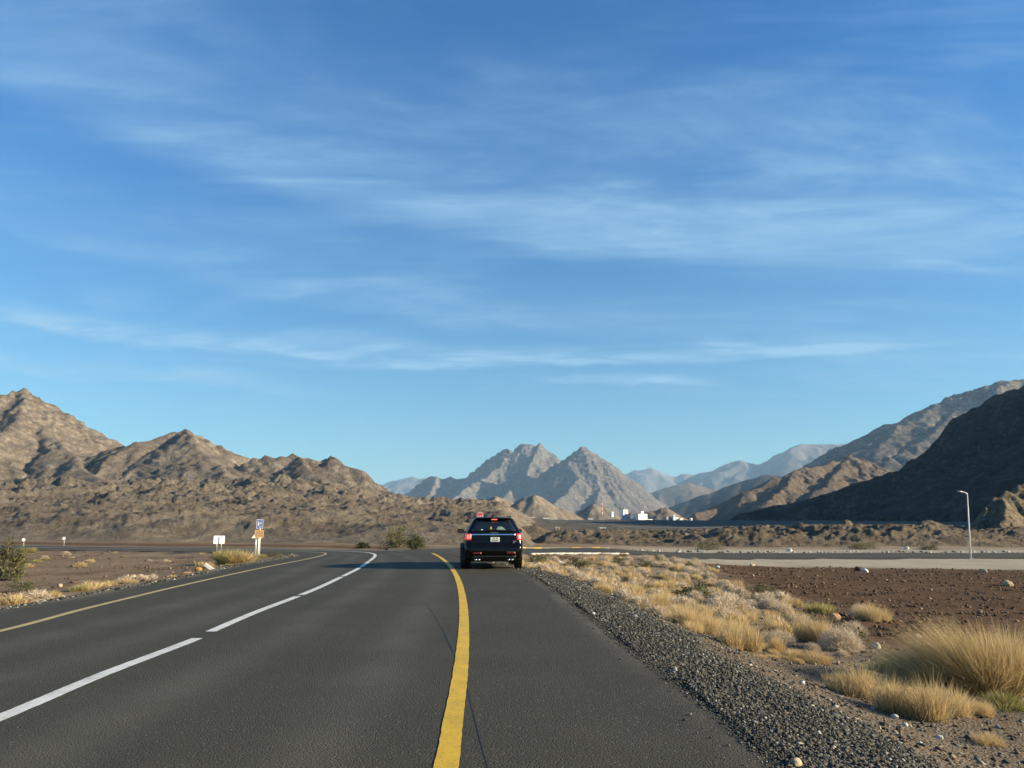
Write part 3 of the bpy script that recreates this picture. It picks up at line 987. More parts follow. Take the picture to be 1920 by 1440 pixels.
fan_hills('rubble_hills', 0.0, 0.78, 98, 260, 480, 160, right_foot, M['rock_near'], 'low rubble hills behind the side road')
mountain('hill', [
    ([(1832, 990, 136), (1848, 958, 138), (1870, 938, 140), (1898, 925, 142), (1935, 915, 144), (2050, 905, 150), (2200, 930, 155)], 1.5),
    ([(1884, 938, 140), (1880, 985, 130), (1875, 1015, 122)], 1.2),
], (70, 150, 108, 180), 0.6, M['rock_near'], zb=-1.2, conc=0.95, up=2, rough=0.22, er=8, k=0.1, seed=101, detail=0.06, label='rocky knoll lit by the sun below the dark slope', wl=6.0)
mountain('hill', [
    (sk(((1290, 1015), (1330, 998), (1375, 985), (1392, 990), (1420, 1000), (1450, 1006)), 128), 0.9),
    (sk(((1430, 1008), (1470, 990), (1500, 978), (1520, 984), (1545, 996), (1580, 1006)), 134), 0.9),
    (sk(((1575, 1006), (1582, 974), (1592, 974), (1602, 1000)), 150), 1.6),
    (sk(((1700, 1010), (1726, 980), (1745, 976), (1762, 979), (1790, 995), (1830, 1015)), 138), 1.1),
], (30, 110, 112, 170), 0.65, M['rock_near'], zb=-1.3, conc=1.0, up=2, rough=0.18, er=8, k=0.12, seed=107, detail=0.05, label='broken rocky mounds behind the side road', wl=6.0)
mountain('hill', [
    (sk(((640, 1012), (668, 1000), (700, 985), (740, 979), (790, 972), (840, 973), (880, 985), (930, 1005)), 125), 0.55),
    (sk(((985, 985), (1005, 982), (1040, 998), (1075, 1015)), 150), 0.6),
    (sk(((1075, 1010), (1110, 1000), (1150, 996), (1200, 1003), (1260, 1012)), 190), 0.5),
], (-42, 60, 88, 220), 0.95, M['rock_near'], zb=-1.0, conc=1.1, up=2, rough=0.16, er=10, k=0.14, seed=113, detail=0.04, label='brown knolls beyond the bend', wl=7.0)

# ------------------------------------------------------------------ haze in the valley air
hz = bpy.data.materials.new('valley_haze')
hz.use_nodes = True
HT = NT(hz.node_tree)
HT.n.clear()
pv_ = HT.node('ShaderNodeVolumePrincipled')
pv_.inputs['Color'].default_value = (0.44, 0.71, 1.0, 1)
pv_.inputs['Density'].default_value = 4.0e-5
pv_.inputs['Anisotropy'].default_value = 0.0
HT.node('ShaderNodeOutputMaterial', ins={'Volume': pv_.outputs[0]})
bm = bmesh.new()
bmesh.ops.create_cube(bm, size=1.0)
for v in bm.verts:
    v.co = Vector((v.co.x * 46000, 14000 + v.co.y * 37000, 735 + v.co.z * 1540))
me = bpy.data.meshes.new('haze')
bm.to_mesh(me)
bm.free()
me.materials.append(hz)
haze = link('haze', me)
haze['kind'] = 'stuff'
haze['label'] = 'thin blue haze filling the valley air'


# ================================================================== small builders
def gz(x, y):
    return float(gridval(GZ, x, y))


def hit(px, py, dz=0.0):
    """where the sight line through a photo pixel meets the ground"""
    z = -0.3
    for _ in range(14):
        x, y = G(px, py, z + dz)
        z = 0.5 * z + 0.5 * gz(x, y)
    return x, y, z


def empty(name, loc=(0, 0, 0), rz=0.0):
    o = bpy.data.objects.new(name, None)
    o.empty_display_size = 0.2
    COL.objects.link(o)
    o.location = loc
    o.rotation_euler = (0, 0, rz)
    return o


class MB:
    """collects shapes into one mesh"""

    def __init__(self):
        self.bm = bmesh.new()

    def box(self, c, s, rot=None, bev=0.0):
        r = bmesh.ops.create_cube(self.bm, size=1.0)
        vs_ = r['verts']
        mt = Matrix.Translation(Vector(c)) @ (rot.to_4x4() if rot else Matrix()) @ Matrix.Diagonal((*s, 1))
        bmesh.ops.transform(self.bm, matrix=mt, verts=vs_)
        if bev > 0:
            es = list({e for v in vs_ for e in v.link_edges})
            bmesh.ops.bevel(self.bm, geom=es, offset=bev, segments=2, affect='EDGES')
        return self

    def tube(self, pts, r, n=10, r2=None, cap=True):
        pts = [Vector(p) for p in pts]
        rings = []
        for i, p in enumerate(pts):
            d = (pts[min(i + 1, len(pts) - 1)] - pts[max(i - 1, 0)]).normalized()
            a = d.orthogonal().normalized() if i == 0 else (prev - d * prev.dot(d)).normalized()
            prev = a
            b_ = d.cross(a)
            rr = r if r2 is None else r + (r2 - r) * i / max(1, len(pts) - 1)
            rings.append([self.bm.verts.new(p + (a * math.cos(2 * math.pi * k / n) + b_ * math.sin(2 * math.pi * k / n)) * rr) for k in range(n)])
        for a_, b2 in zip(rings, rings[1:]):
            for k in range(n):
                self.bm.faces.new((a_[k], a_[(k + 1) % n], b2[(k + 1) % n], b2[k]))
        if cap:
            self.bm.faces.new(rings[0][::-1])
            self.bm.faces.new(rings[-1])
        return self

    def lathe(self, prof, n=28, axis='X', c=(0, 0, 0)):
        """prof: (along axis, radius), a closed solid when it ends at radius 0"""
        rings = []
        for a_, r_ in prof:
            ring = []
            for k in range(n):
                t_ = 2 * math.pi * k / n
                q = {'X': (a_, r_ * math.cos(t_), r_ * math.sin(t_)), 'Y': (r_ * math.cos(t_), a_, r_ * math.sin(t_)), 'Z': (r_ * math.cos(t_), r_ * math.sin(t_), a_)}[axis]
                ring.append(self.bm.verts.new(Vector(c) + Vector(q)))
            rings.append(ring)
        for a_, b_ in zip(rings, rings[1:]):
            for k in range(n):
                self.bm.faces.new((a_[k], a_[(k + 1) % n], b_[(k + 1) % n], b_[k]))
        return self

    def prism(self, poly, d, plane='XZ', c=(0, 0, 0)):
        """flat polygon of thickness d"""
        f, g = [], []
        for (a_, b_) in poly:
            for lst, dd in ((f, -d / 2), (g, d / 2)):
                q = {'XZ': (a_, dd, b_), 'XY': (a_, b_, dd), 'YZ': (dd, a_, b_)}[plane]
                lst.append(self.bm.verts.new(Vector(c) + Vector(q)))
        n = len(f)
        self.bm.faces.new(f)
        self.bm.faces.new(g[::-1])
        for k in range(n):
            self.bm.faces.new((f[k], g[k], g[(k + 1) % n], f[(k + 1) % n]))
        return self

    def build(self, name, mat, parent=None, smooth=False, loc=None):
        bmesh.ops.recalc_face_normals(self.bm, faces=self.bm.faces)
        me_ = bpy.data.meshes.new(name)
        self.bm.to_mesh(me_)
        self.bm.free()
        me_.materials.append(mat)
        if smooth:
            for p_ in me_.polygons:
                p_.use_smooth = True
        o = link(name, me_, parent)
        if loc is not None:
            o.location = loc
        return o


def text_mesh(name, body, size, mat, parent, loc, rot, ext=0.002):
    cu = bpy.data.curves.new(name, 'FONT')
    cu.body = body
    cu.size = size
    cu.align_x = 'CENTER'
    cu.align_y = 'CENTER'
    cu.extrude = ext
    tmp = bpy.data.objects.new(name + '_tmp', cu)
    COL.objects.link(tmp)
    dg = bpy.context.evaluated_depsgraph_get()
    me_ = bpy.data.meshes.new_from_object(tmp.evaluated_get(dg))
    bpy.data.objects.remove(tmp)
    bpy.data.curves.remove(cu)
    me_.materials.clear()
    me_.materials.append(mat)
    o = link(name, me_, parent)
    o.location = loc
    o.rotation_euler = rot
    return o


# ------------------------------------------------------------------ more materials
M['black_paint'] = plain('black_car_paint', (0.0035, 0.0034, 0.0034), 0.14, coat=0.06, vary=0.05, spec=0.25)
M['black_plastic'] = plain('black_plastic', (0.012, 0.012, 0.012), 0.55, vary=0.1)
M['rubber'] = plain('tyre_rubber', (0.016, 0.016, 0.016), 0.85, vary=0.2)
M['dark_glass'] = plain('tinted_glass', (0.008, 0.010, 0.012), 0.05, coat=0.6, vary=0.0)
M['side_glass'] = plain('side_window_glass', (0.02, 0.03, 0.035), 0.04, coat=1.0, vary=0.0, spec=0.9)
M['chrome'] = plain('chrome', (0.75, 0.76, 0.78), 0.14, metal=1.0, vary=0.03)
M['alloy'] = plain('wheel_alloy', (0.38, 0.38, 0.39), 0.35, metal=0.9, vary=0.05)
M['lamp_red'] = plain('lit_brake_lamp', (0.45, 0.012, 0.012), 0.2, emit=(1.0, 0.05, 0.04), estr=0.16, coat=0.8, vary=0.05)
M['lamp_core'] = plain('brake_lamp_core', (0.8, 0.1, 0.08), 0.3, emit=(1.0, 0.16, 0.10), estr=0.65, vary=0.0)
M['reflector'] = plain('dull_red_reflector', (0.16, 0.012, 0.012), 0.25, vary=0.1)
M['plate'] = plain('number_plate_white', (0.74, 0.74, 0.68), 0.4, vary=0.04)
M['ink'] = plain('black_ink', (0.02, 0.02, 0.02), 0.5, vary=0.0)
M['reflection_green'] = plain('pale_green_reflection', (0.16, 0.24, 0.20), 0.8)  # pale green of the reflection painted on the rear window
M['white_metal'] = plain('white_painted_metal', (0.72, 0.71, 0.66), 0.5, vary=0.08)
M['sign_blue'] = plain('sign_blue', (0.008, 0.045, 0.19), 0.4, vary=0.1)
M['sign_brown'] = plain('sign_brown', (0.135, 0.060, 0.004), 0.5, vary=0.1)
M['sign_red'] = plain('sign_red', (0.55, 0.02, 0.018), 0.4, vary=0.06)
M['sign_white'] = plain('sign_white', (0.78, 0.77, 0.72), 0.45, vary=0.05)
M['grey_metal'] = plain('galvanised_metal', (0.42, 0.43, 0.43), 0.45, metal=0.5, vary=0.1)
M['pole_white'] = plain('pale_lamp_pole', (0.66, 0.66, 0.63), 0.45, vary=0.06)
M['wood_pole'] = plain('weathered_pole', (0.27, 0.205, 0.15), 0.85, vary=0.25)
M['wire'] = plain('cable_grey', (0.30, 0.29, 0.27), 0.6, vary=0.05)
M['bld_white'] = plain('whitewashed_wall', (0.80, 0.78, 0.72), 0.85, vary=0.06, scale=0.3)
M['bld_cream'] = plain('cream_wall', (0.62, 0.57, 0.48), 0.9, vary=0.08, scale=0.3)
M['bld_blue'] = plain('blue_cladding', (0.17, 0.30, 0.44), 0.7, vary=0.12, scale=0.3)
M['bld_grey'] = plain('grey_render', (0.24, 0.25, 0.25), 0.9, vary=0.15, scale=0.3)
M['window'] = plain('dark_window', (0.03, 0.035, 0.045), 0.15, vary=0.0)
M['kerb_yellow'] = plain('yellow_kerb_paint', (0.55, 0.37, 0.06), 0.75, vary=0.25)
M['kerb_grey'] = plain('bare_kerb_concrete', (0.24, 0.225, 0.20), 0.9, vary=0.25)
M['kerb_shade'] = plain('shade_dark_kerb', (0.03, 0.03, 0.028), 0.8, vary=0.3)  # near black colour stands for the kerb's shaded face
M['kerb_white'] = plain('white_kerb_paint', (0.36, 0.345, 0.305), 0.75, vary=0.2)
M['red_white_mast'] = plain('mast_paint', (0.55, 0.50, 0.47), 0.6)


def leaf_mat(name, c1, c2, transl=0.35):
    """blades and leaves: tint varies from stalk to stalk, some light passes through"""
    m_, t_, b_ = new_mat(name)
    vc_ = t_.node('ShaderNodeVertexColor', layer_name='tint')
    sp_ = t_.node('ShaderNodeSeparateColor', ins={0: vc_.outputs[0]})
    oi = t_.node('ShaderNodeObjectInfo')
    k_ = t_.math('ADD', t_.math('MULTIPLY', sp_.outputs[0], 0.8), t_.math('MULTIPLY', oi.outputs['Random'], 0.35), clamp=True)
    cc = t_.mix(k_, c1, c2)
    t_.set(b_.inputs['Base Color'], cc)
    b_.inputs['Roughness'].default_value = 0.75
    b_.inputs['Specular IOR Level'].default_value = 0.2
    tr = t_.node('ShaderNodeBsdfTranslucent', ins={'Color': cc})
    ms = t_.node('ShaderNodeMixShader', ins={0: transl, 1: b_.outputs[0], 2: tr.outputs[0]})
    out = next(n for n in t_.n if n.type == 'OUTPUT_MATERIAL')
    t_.l.new(ms.outputs[0], out.inputs[0])
    return m_


M['dry_yellow'] = leaf_mat('dry_yellow_grass', (0.37, 0.268, 0.125), (0.70, 0.545, 0.29))
M['dry_straw'] = leaf_mat('dry_straw_stems', (0.36, 0.265, 0.125), (0.68, 0.54, 0.29))
M['pale_twig'] = leaf_mat('pale_twigs', (0.38, 0.31, 0.22), (0.68, 0.57, 0.42), 0.3)
M['olive'] = leaf_mat('olive_leaves', (0.055, 0.060, 0.025), (0.15, 0.145, 0.06), 0.25)
M['lime'] = leaf_mat('yellow_green_grass', (0.20, 0.19, 0.065), (0.42, 0.37, 0.14), 0.35)


def tint_mat(name, ramp, rough=0.9):
    """stones: each carries its own tint"""
    m_, t_, b_ = new_mat(name)
    vc_ = t_.node('ShaderNodeVertexColor', layer_name='tint')
    n_ = t_.noise(t_.node('ShaderNodeNewGeometry').outputs['Position'], 60.0, 4, 0.6)
    k_ = t_.smooth(n_, 0.25, 0.75, 0.75, 1.2)
    cc = t_.mix(1.0, vc_.outputs[0], t_.node('ShaderNodeCombineXYZ', ins={0: k_, 1: k_, 2: k_}).outputs[0], 'MULTIPLY')
    t_.set(b_.inputs['Base Color'], cc)
    b_.inputs['Roughness'].default_value = rough
    b_.inputs['Specular IOR Level'].default_value = 0.25
    return m_


M['stones'] = tint_mat('mixed_stones', None)

# ------------------------------------------------------------------ scattered stones
_t = (1 + 5 ** 0.5) / 2
ICO_V = np.array([(-1, _t, 0), (1, _t, 0), (-1, -_t, 0), (1, -_t, 0), (0, -1, _t), (0, 1, _t), (0, -1, -_t), (0, 1, -_t), (_t, 0, -1), (_t, 0, 1), (-_t, 0, -1), (-_t, 0, 1)]) / math.sqrt(1 + _t * _t)
ICO_F = np.array([(0, 11, 5), (0, 5, 1), (0, 1, 7), (0, 7, 10), (0, 10, 11), (1, 5, 9), (5, 11, 4), (11, 10, 2), (10, 7, 6), (7, 1, 8), (3, 9, 4), (3, 4, 2), (3, 2, 6), (3, 6, 8), (3, 8, 9), (4, 9, 5), (2, 4, 11), (6, 2, 10), (8, 6, 7), (9, 8, 1)])


OCT_V = np.array([(1, 0, 0), (-1, 0, 0), (0, 1, 0), (0, -1, 0), (0, 0, 1), (0, 0, -1)], float)
OCT_F = np.array([(0, 2, 4), (2, 1, 4), (1, 3, 4), (3, 0, 4), (2, 0, 5), (1, 2, 5), (3, 1, 5), (0, 3, 5)])


def stones_mesh(name, pts, size, tint, seed, flat=0.7, jit=0.28, chip=False):
    rs = np.random.RandomState(seed)
    n = len(pts)
    BV, BF = (OCT_V, OCT_F) if chip else (ICO_V, ICO_F)
    nv = len(BV)
    v = BV[None] * (1 + jit * rs.randn(n, nv, 1))
    if chip:
        v = v + 0.22 * rs.randn(n, nv, 3)
    sc_ = size[:, None, None] * np.stack([0.7 + 0.6 * rs.rand(n), 0.7 + 0.6 * rs.rand(n), flat * (0.6 + 0.6 * rs.rand(n))], 1)[:, None, :]
    v = v * sc_
    a = rs.rand(n) * 2 * np.pi
    tl = (rs.rand(n) - 0.5) * 1.0
    c, s = np.cos(tl)[:, None], np.sin(tl)[:, None]
    x, y, z = v[..., 0].copy(), v[..., 1].copy(), v[..., 2].copy()
    x, z = x * c - z * s, x * s + z * c
    c, s = np.cos(a)[:, None], np.sin(a)[:, None]
    v = np.stack([x * c - y * s, x * s + y * c, z], -1) + pts[:, None, :]
    f = BF[None] + (np.arange(n) * nv)[:, None, None]
    me_ = mesh_np(name, v, f, 3, M['stones'], smooth=False)
    attr_color(me_, 'tint', np.repeat(tint, nv, 0))
    return me_


def tints(rs, n, pal, wts):
    pal = np.array(pal)
    k = rs.choice(len(pal), n, p=np.array(wts) / sum(wts))
    return np.clip(pal[k] * (0.75 + 0.5 * rs.rand(n, 1)), 0, 0.8)


GREY_PAL = [(0.036, 0.036, 0.030), (0.070, 0.070, 0.058), (0.115, 0.113, 0.094), (0.27, 0.26, 0.22), (0.085, 0.072, 0.052)]
rs = np.random.RandomState(5)
n = 62000
yy = 4.0 + (38 - 4.0) * rs.rand(n) ** 2.3
ex = np.interp(yy, r_edge[:260, 1], r_edge[:260, 0])
off = -0.05 - 0.35 * (rs.rand(n) < 0.035) * rs.rand(n) + (1.55 + 0.5 * fbm(yy / 2.0, yy * 0, 3, seed=3)) * rs.rand(n) ** 0.9 + 0.3 * (rs.rand(n) < 0.06) * rs.rand(n) * 3
xx = ex + off
zz = np.where(off < 0.02, 0.002, gridval(GZ, xx, yy))
sz = (0.0075 + 0.0145 * rs.rand(n) ** 3.0) * (1 + 0.045 * (yy - 4)) * np.where(off < 0.12, 0.6, 1)
gt = tints(rs, n, GREY_PAL, (38, 36, 15, 3, 8))
me = stones_mesh('gravel', np.stack([xx, yy, zz + 0.25 * sz], 1), sz, gt, 6, chip=True)
stuff(link('gravel', me), 'dark grey gravel shoulder along the right edge of the road', 'gravel')
n = 5200
yy = 9 + 30 * rs.rand(n) ** 1.2
ex = np.interp(yy, l_edge[:300, 1], l_edge[:300, 0])
xx = ex + 0.05 - (0.62 + 0.2 * fbm(yy / 2.0, yy * 0, 3, seed=4)) * rs.rand(n)
sz = (0.02 + 0.035 * rs.rand(n) ** 2)
me = stones_mesh('gravel', np.stack([xx, yy, gridval(GZ, xx, yy) + 0.3 * sz], 1), sz, tints(rs, n, GREY_PAL, (26, 34, 22, 10, 8)), 7, chip=True)
stuff(link('gravel', me), 'narrow strip of dark gravel along the far left edge of the road', 'gravel')
# clods of dug brown earth
BROWN_PAL = [(0.052, 0.031, 0.019), (0.09, 0.056, 0.034), (0.135, 0.09, 0.056), (0.22, 0.165, 0.11)]
n = 42000
yy = 8.5 + 50 * rs.rand(n) ** 1.5
xx = 3.0 + (0.72 * yy + 4 - 3.0) * rs.rand(n)
w = gridval(bmask, xx, yy) * (0.10 + 0.9 * sstep(fbm(xx / 4.5, yy / 1.8, 4, 0.55, seed=77), -0.05, 0.3))
k = rs.rand(n) < w
xx, yy = xx[k], yy[k]
sz = (0.018 + 0.055 * rs.rand(len(xx)) ** 3.5) * (0.8 + 0.014 * yy)
me = stones_mesh('clods', np.stack([xx, yy, gridval(GZ, xx, yy) + 0.25 * sz], 1), sz, tints(rs, len(xx), BROWN_PAL, (34, 40, 22, 4)), 8, chip=True)
stuff(link('rubble', me), 'dark clods and stones strewn over the dug brown field', 'rubble')
n = 5000
yy = 14 + 34 * rs.rand(n)
xx = -10.2 - (0.75 * yy) * rs.rand(n) ** 1.2
k = rs.rand(n) < (0.08 + 0.75 * sstep(fbm(xx / 5, yy / 2, 3, seed=79), 0.0, 0.35))
xx, yy = xx[k], yy[k]
sdd = gridval(SD, xx, yy)
xx, yy = xx[sdd > 0.7], yy[sdd > 0.7]
sz = (0.02 + 0.06 * rs.rand(len(xx)) ** 3)
me = stones_mesh('rubble', np.stack([xx, yy, gridval(GZ, xx, yy) + 0.25 * sz], 1), sz, tints(rs, len(xx), BROWN_PAL, (20, 40, 30, 12)), 9)
stuff(link('rubble', me), 'small stones scattered over the flat earth inside the bend', 'rubble')
# stones in the verge and along the side road
n = 7000
yy = 5.5 + 40 * rs.rand(n) ** 1.4
ex = np.interp(yy, r_edge[:290, 1], r_edge[:290, 0])
xx = ex + 1.3 + (3.0 + 0.12 * yy) * rs.rand(n)
sz = 0.010 + 0.030 * rs.rand(n) ** 3
me = stones_mesh('verge_stones', np.stack([xx, yy, gridval(GZ, xx, yy) + 0.2 * sz], 1), sz, tints(rs, n, GREY_PAL + BROWN_PAL, (12, 20, 22, 12, 8, 6, 10, 10, 8)), 10, chip=True)
stuff(link('rubble', me), 'small grey and brown stones among the verge tufts', 'rubble')
n = 420
tq = rs.rand(n)
xx = 12 + 95 * tq
yy = np.interp(xx, b_far[:, 0], b_far[:, 1]) + 0.6 + 2.2 * rs.rand(n)
sz = 0.06 + 0.16 * rs.rand(n) ** 2
me = stones_mesh('edge_stones', np.stack([xx, yy, gridval(GZ, xx, yy) + 0.3 * sz], 1), sz, tints(rs, n, [(0.42, 0.39, 0.33), (0.30, 0.27, 0.22), (0.18, 0.15, 0.12)], (4, 3, 3)), 11)
stuff(link('rubble', me), 'pale boulders lining the far edge of the side road', 'rubble')


def rock(px, py, w_px, tint, label, seed, group=None, flat=0.75, name='rock', dz=0.0):
    x, y, z = hit(px, py)
    r_ = 0.5 * w_px * y / FPX
    rs_ = np.random.RandomState(seed)
    bm_ = bmesh.new()
    bmesh.ops.create_icosphere(bm_, subdivisions=3, radius=1.0)
    ax = rs_.randn(7, 3)
    ax /= np.linalg.norm(ax, axis=1)[:, None]
    for v in bm_.verts:
        p = np.array(v.co)
        lim = min((0.72 + 0.2 * rs_cut) / max(1e-3, float(p @ a)) if float(p @ a) > 0 else 9 for a, rs_cut in zip(ax, np.linspace(0, 1, 7)))
        q = p * min(1.0, lim)
        nn = 1 + 0.10 * float(perlin(np.array(p[0] * 2.2 + seed), np.array(p[1] * 2.2 + p[2] * 1.7)))
        v.co = Vector(q * nn)
    for v in bm_.verts:
        v.co = Vector((v.co.x * r_ * 1.05, v.co.y * r_ * 0.85, v.co.z * r_ * flat))
    me_ = bpy.data.meshes.new(name)
    bm_.to_mesh(me_)
    bm_.free()
    me_.materials.append(M['stones'])
    attr_color(me_, 'tint', np.array([tint] * len(me_.vertices)))
    o = link(name, me_)
    o.location = (x, y, z + r_ * flat * 0.35 + dz)
    o.rotation_euler = (0, 0, rs_.rand() * 6)
    tag(o, label, 'rock', group)
    return o


WHT, BEI, DRK, ORG, GRY = (0.55, 0.53, 0.46), (0.40, 0.32, 0.20), (0.05, 0.042, 0.035), (0.42, 0.19, 0.06), (0.22, 0.21, 0.19)
for a in (
    (1492, 1434, 24, BEI, 'beige rock on the gravel at the bottom edge, largest near the pavement', 1),
    (1505, 1281, 10, WHT, 'small white stone on the gravel below the yellow tufts', 2),
    (1678, 1346, 13, WHT, 'flat white stone on the gravel below the broad yellow tuft', 3),
    (1698, 1360, 10, WHT, 'round white stone beside the flat one under the broad tuft', 4),
    (1762, 1384, 13, WHT, 'white stone in the dark gravel near the bottom right corner', 5),
    (1726, 1396, 11, WHT, 'smaller white stone just below another in the bottom right gravel', 6),
    (1565, 1163, 26, (0.42, 0.27, 0.13), 'tan boulder among the grey shrubs behind the tufts', 7),
    (1585, 1176, 22, (0.20, 0.10, 0.06), 'dark red rock resting against the tan boulder', 8),
    (1890, 1098, 20, BEI, 'lone tan boulder on the brown field near the right edge', 9),
    (1610, 1070, 16, (0.06, 0.04, 0.03), 'dark block of rock at the far rim of the brown field', 10),
    (1622, 1073, 14, WHT, 'white boulder beside the dark block at the field rim', 11),
    (1845, 1073, 12, BEI, 'pale rock on the field rim right of the lamp post', 12),
    (1900, 1272, 26, (0.10, 0.05, 0.03), 'dark brown rock at the foot of the tall grass bush', 13),
    (1112, 1152, 8, WHT, 'small white stone lying on the rim of the pavement', 14),
    (1190, 1158, 12, GRY, 'grey stone in the middle of the gravel shoulder', 15),
    (1150, 1090, 12, WHT, 'whitish stone among the far verge shrubs', 16),
    (1265, 1258, 14, GRY, 'pale grey stone in the gravel near the pavement edge', 17),
    (1640, 1215, 22, (0.40, 0.36, 0.28), 'pale stone at the shaded foot of the big bush', 18),
    (1700, 1030, 10, WHT, 'white boulder on the far side of the side road', 19),
    (1480, 1034, 12, WHT, 'largest white boulder beyond the side road', 20),
    (372, 1070, 15, ORG, 'orange brown block of stone on the left road edge', 21),
    (352, 1072, 12, DRK, 'black stone left of the orange block on the road edge', 22),
    (384, 1069, 10, DRK, 'dark stone between the orange block and the white slab', 23),
    (176, 1098, 9, BEI, 'beige stone on the bare earth left of the road', 24),
    (112, 1100, 11, BEI, 'tan stone near the verge left of the road', 25),
    (227, 1092, 8, WHT, 'whitish stone at the foot of the left verge', 26),
    (250, 1082, 10, BEI, 'flat beige stone above the left verge', 27),
    (118, 1122, 10, WHT, 'crumpled white stone on the pavement rim at left', 28),
    (1010, 1058, 8, WHT, 'white stone in the gravel right of the black car', 29),
    (1720, 1196, 14, BEI, 'sunlit beige stone behind the crest of the big bush', 30),
    (1345, 1065, 9, WHT, 'white rock among the cushion shrubs beside the field', 31),
    (1410, 1062, 12, BEI, 'pale rock beside the last cushion shrubs before the field', 32),
):
    rock(*a)
x, y, z = hit(391, 1070)
o = MB().box((0, 0, 0), (0.34, 0.03, 0.12), Matrix.Rotation(R(38), 3, 'Y'), 0.005).build('slab', M['sign_white'])
o.location = (x, y, z + 0.12)
o.rotation_euler = (R(14), 0, R(10))
tag(o, 'tilted white slab lying beside the orange stone on the road edge', 'slab')
x, y, z = hit(1053, 1058)
o = MB().box((0, 0, 0), (0.34, 0.22, 0.16), Matrix.Rotation(R(15), 3, 'Y'), 0.03).build('litter_bag', M['sign_white'])
o.location = (x, y, z + 0.07)
tag(o, 'crumpled white litter on the verge right of the car', 'litter')


# ------------------------------------------------------------------ plants
def blades(name, mat, n, base_r, rad, height, width, seed, lean=(0, 0), dome=True, curl=0.25, jitter=0.5):
    """dry stems that rise from a root and spread; each stem is a bent tapering ribbon"""
    rs_ = np.random.RandomState(seed)
    a = rs_.rand(n) * 2 * np.pi
    rr = np.sqrt(rs_.rand(n))
    bx, by = base_r * rr * np.cos(a), base_r * rr * np.sin(a)
    nc = 6
    ca, cr = rs_.rand(nc) * 2 * np.pi, base_r * (0.3 + 0.9 * rs_.rand(nc))
    ch = 0.65 + 0.45 * rs_.rand(nc)
    ci = rs_.randint(0, nc, n)
    bx = 0.55 * bx + cr[ci] * np.cos(ca[ci])
    by = 0.55 * by + cr[ci] * np.sin(ca[ci])
    th = a + 0.5 * rs_.randn(n)
    out = rr ** 0.7 * (0.6 + 0.5 * rs_.rand(n))
    if dome:
        hgt = height * np.sqrt(np.clip(1 - 0.85 * out ** 2, 0.03, 1)) * (1 - jitter * rs_.rand(n))
    else:
        hgt = height * (1 - jitter * rs_.rand(n)) * (1 - 0.3 * out ** 2)
    stray = np.where(rs_.rand(n) < 0.06, 1.0 + 0.35 * rs_.rand(n), 1.0)
    hgt = hgt * ch[ci] * stray
    out = out * np.where(rs_.rand(n) < 0.10, 1.25, 1.0)
    tx = bx + rad * out * np.cos(th) + lean[0] * hgt
    ty = by + rad * out * np.sin(th) + lean[1] * hgt
    m1 = 0.5 - curl * 0.4
    mx = bx + (tx - bx) * m1 + 0.03 * rs_.randn(n) * height
    my = by + (ty - by) * m1 + 0.03 * rs_.randn(n) * height
    mz = hgt * (0.5 + curl * 0.35)
    wa = rs_.rand(n) * np.pi
    wx, wy = np.cos(wa) * width / 2, np.sin(wa) * width / 2
    z0 = np.full(n, -0.02)
    V = np.stack([
        np.stack([bx - wx, by - wy, z0], 1), np.stack([bx + wx, by + wy, z0], 1),
        np.stack([mx - wx * 0.8, my - wy * 0.8, mz], 1), np.stack([mx + wx * 0.8, my + wy * 0.8, mz], 1),
        np.stack([tx, ty, hgt], 1)], 1)
    i0 = np.arange(n) * 5
    tri = np.concatenate([np.stack([i0, i0 + 1, i0 + 3], 1), np.stack([i0, i0 + 3, i0 + 2], 1), np.stack([i0 + 2, i0 + 3, i0 + 4], 1)])
    me_ = mesh_np(name, V, tri, 3, mat, smooth=False)
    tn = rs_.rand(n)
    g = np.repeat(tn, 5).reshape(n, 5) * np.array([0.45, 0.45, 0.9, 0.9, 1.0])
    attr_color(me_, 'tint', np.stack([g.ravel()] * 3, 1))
    return me_


def cushion(name, mat, n, rad, height, width, seed):
    """round twiggy cushion: short twigs fill a dome, thick at its skin"""
    rs_ = np.random.RandomState(seed)
    d = rs_.randn(n, 3)
    d[:, 2] = np.abs(d[:, 2]) * 0.9 + 0.02
    d /= np.linalg.norm(d, axis=1)[:, None]
    lump = 1 + 0.16 * perlin(d[:, 0] * 2.2 + seed, d[:, 1] * 2.2 + d[:, 2])
    r1 = (0.80 + 0.22 * rs_.rand(n)) * lump
    r0 = r1 * (0.35 + 0.4 * rs_.rand(n))
    d2 = d + 0.28 * rs_.randn(n, 3)
    d2[:, 2] = np.abs(d2[:, 2])
    d2 /= np.linalg.norm(d2, axis=1)[:, None]
    S = np.array([rad, rad, height])
    p0, p1 = d2 * r0[:, None] * S, d * r1[:, None] * S
    pm = 0.5 * (p0 + p1) + 0.05 * rad * rs_.randn(n, 3)
    wv = rs_.randn(n, 3)
    wv /= np.linalg.norm(wv, axis=1)[:, None]
    wv *= width / 2
    V = np.stack([p0 - wv, p0 + wv, pm - wv * 0.8, pm + wv * 0.8, p1], 1)
    i0 = np.arange(n) * 5
    tri = np.concatenate([np.stack([i0, i0 + 1, i0 + 3], 1), np.stack([i0, i0 + 3, i0 + 2], 1), np.stack([i0 + 2, i0 + 3, i0 + 4], 1)])
    me_ = mesh_np(name, V, tri, 3, mat, smooth=False)
    tn = 0.2 + 0.8 * rs_.rand(n)
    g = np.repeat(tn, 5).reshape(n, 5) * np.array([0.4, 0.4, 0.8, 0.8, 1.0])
    attr_color(me_, 'tint', np.stack([g.ravel()] * 3, 1))
    return me_


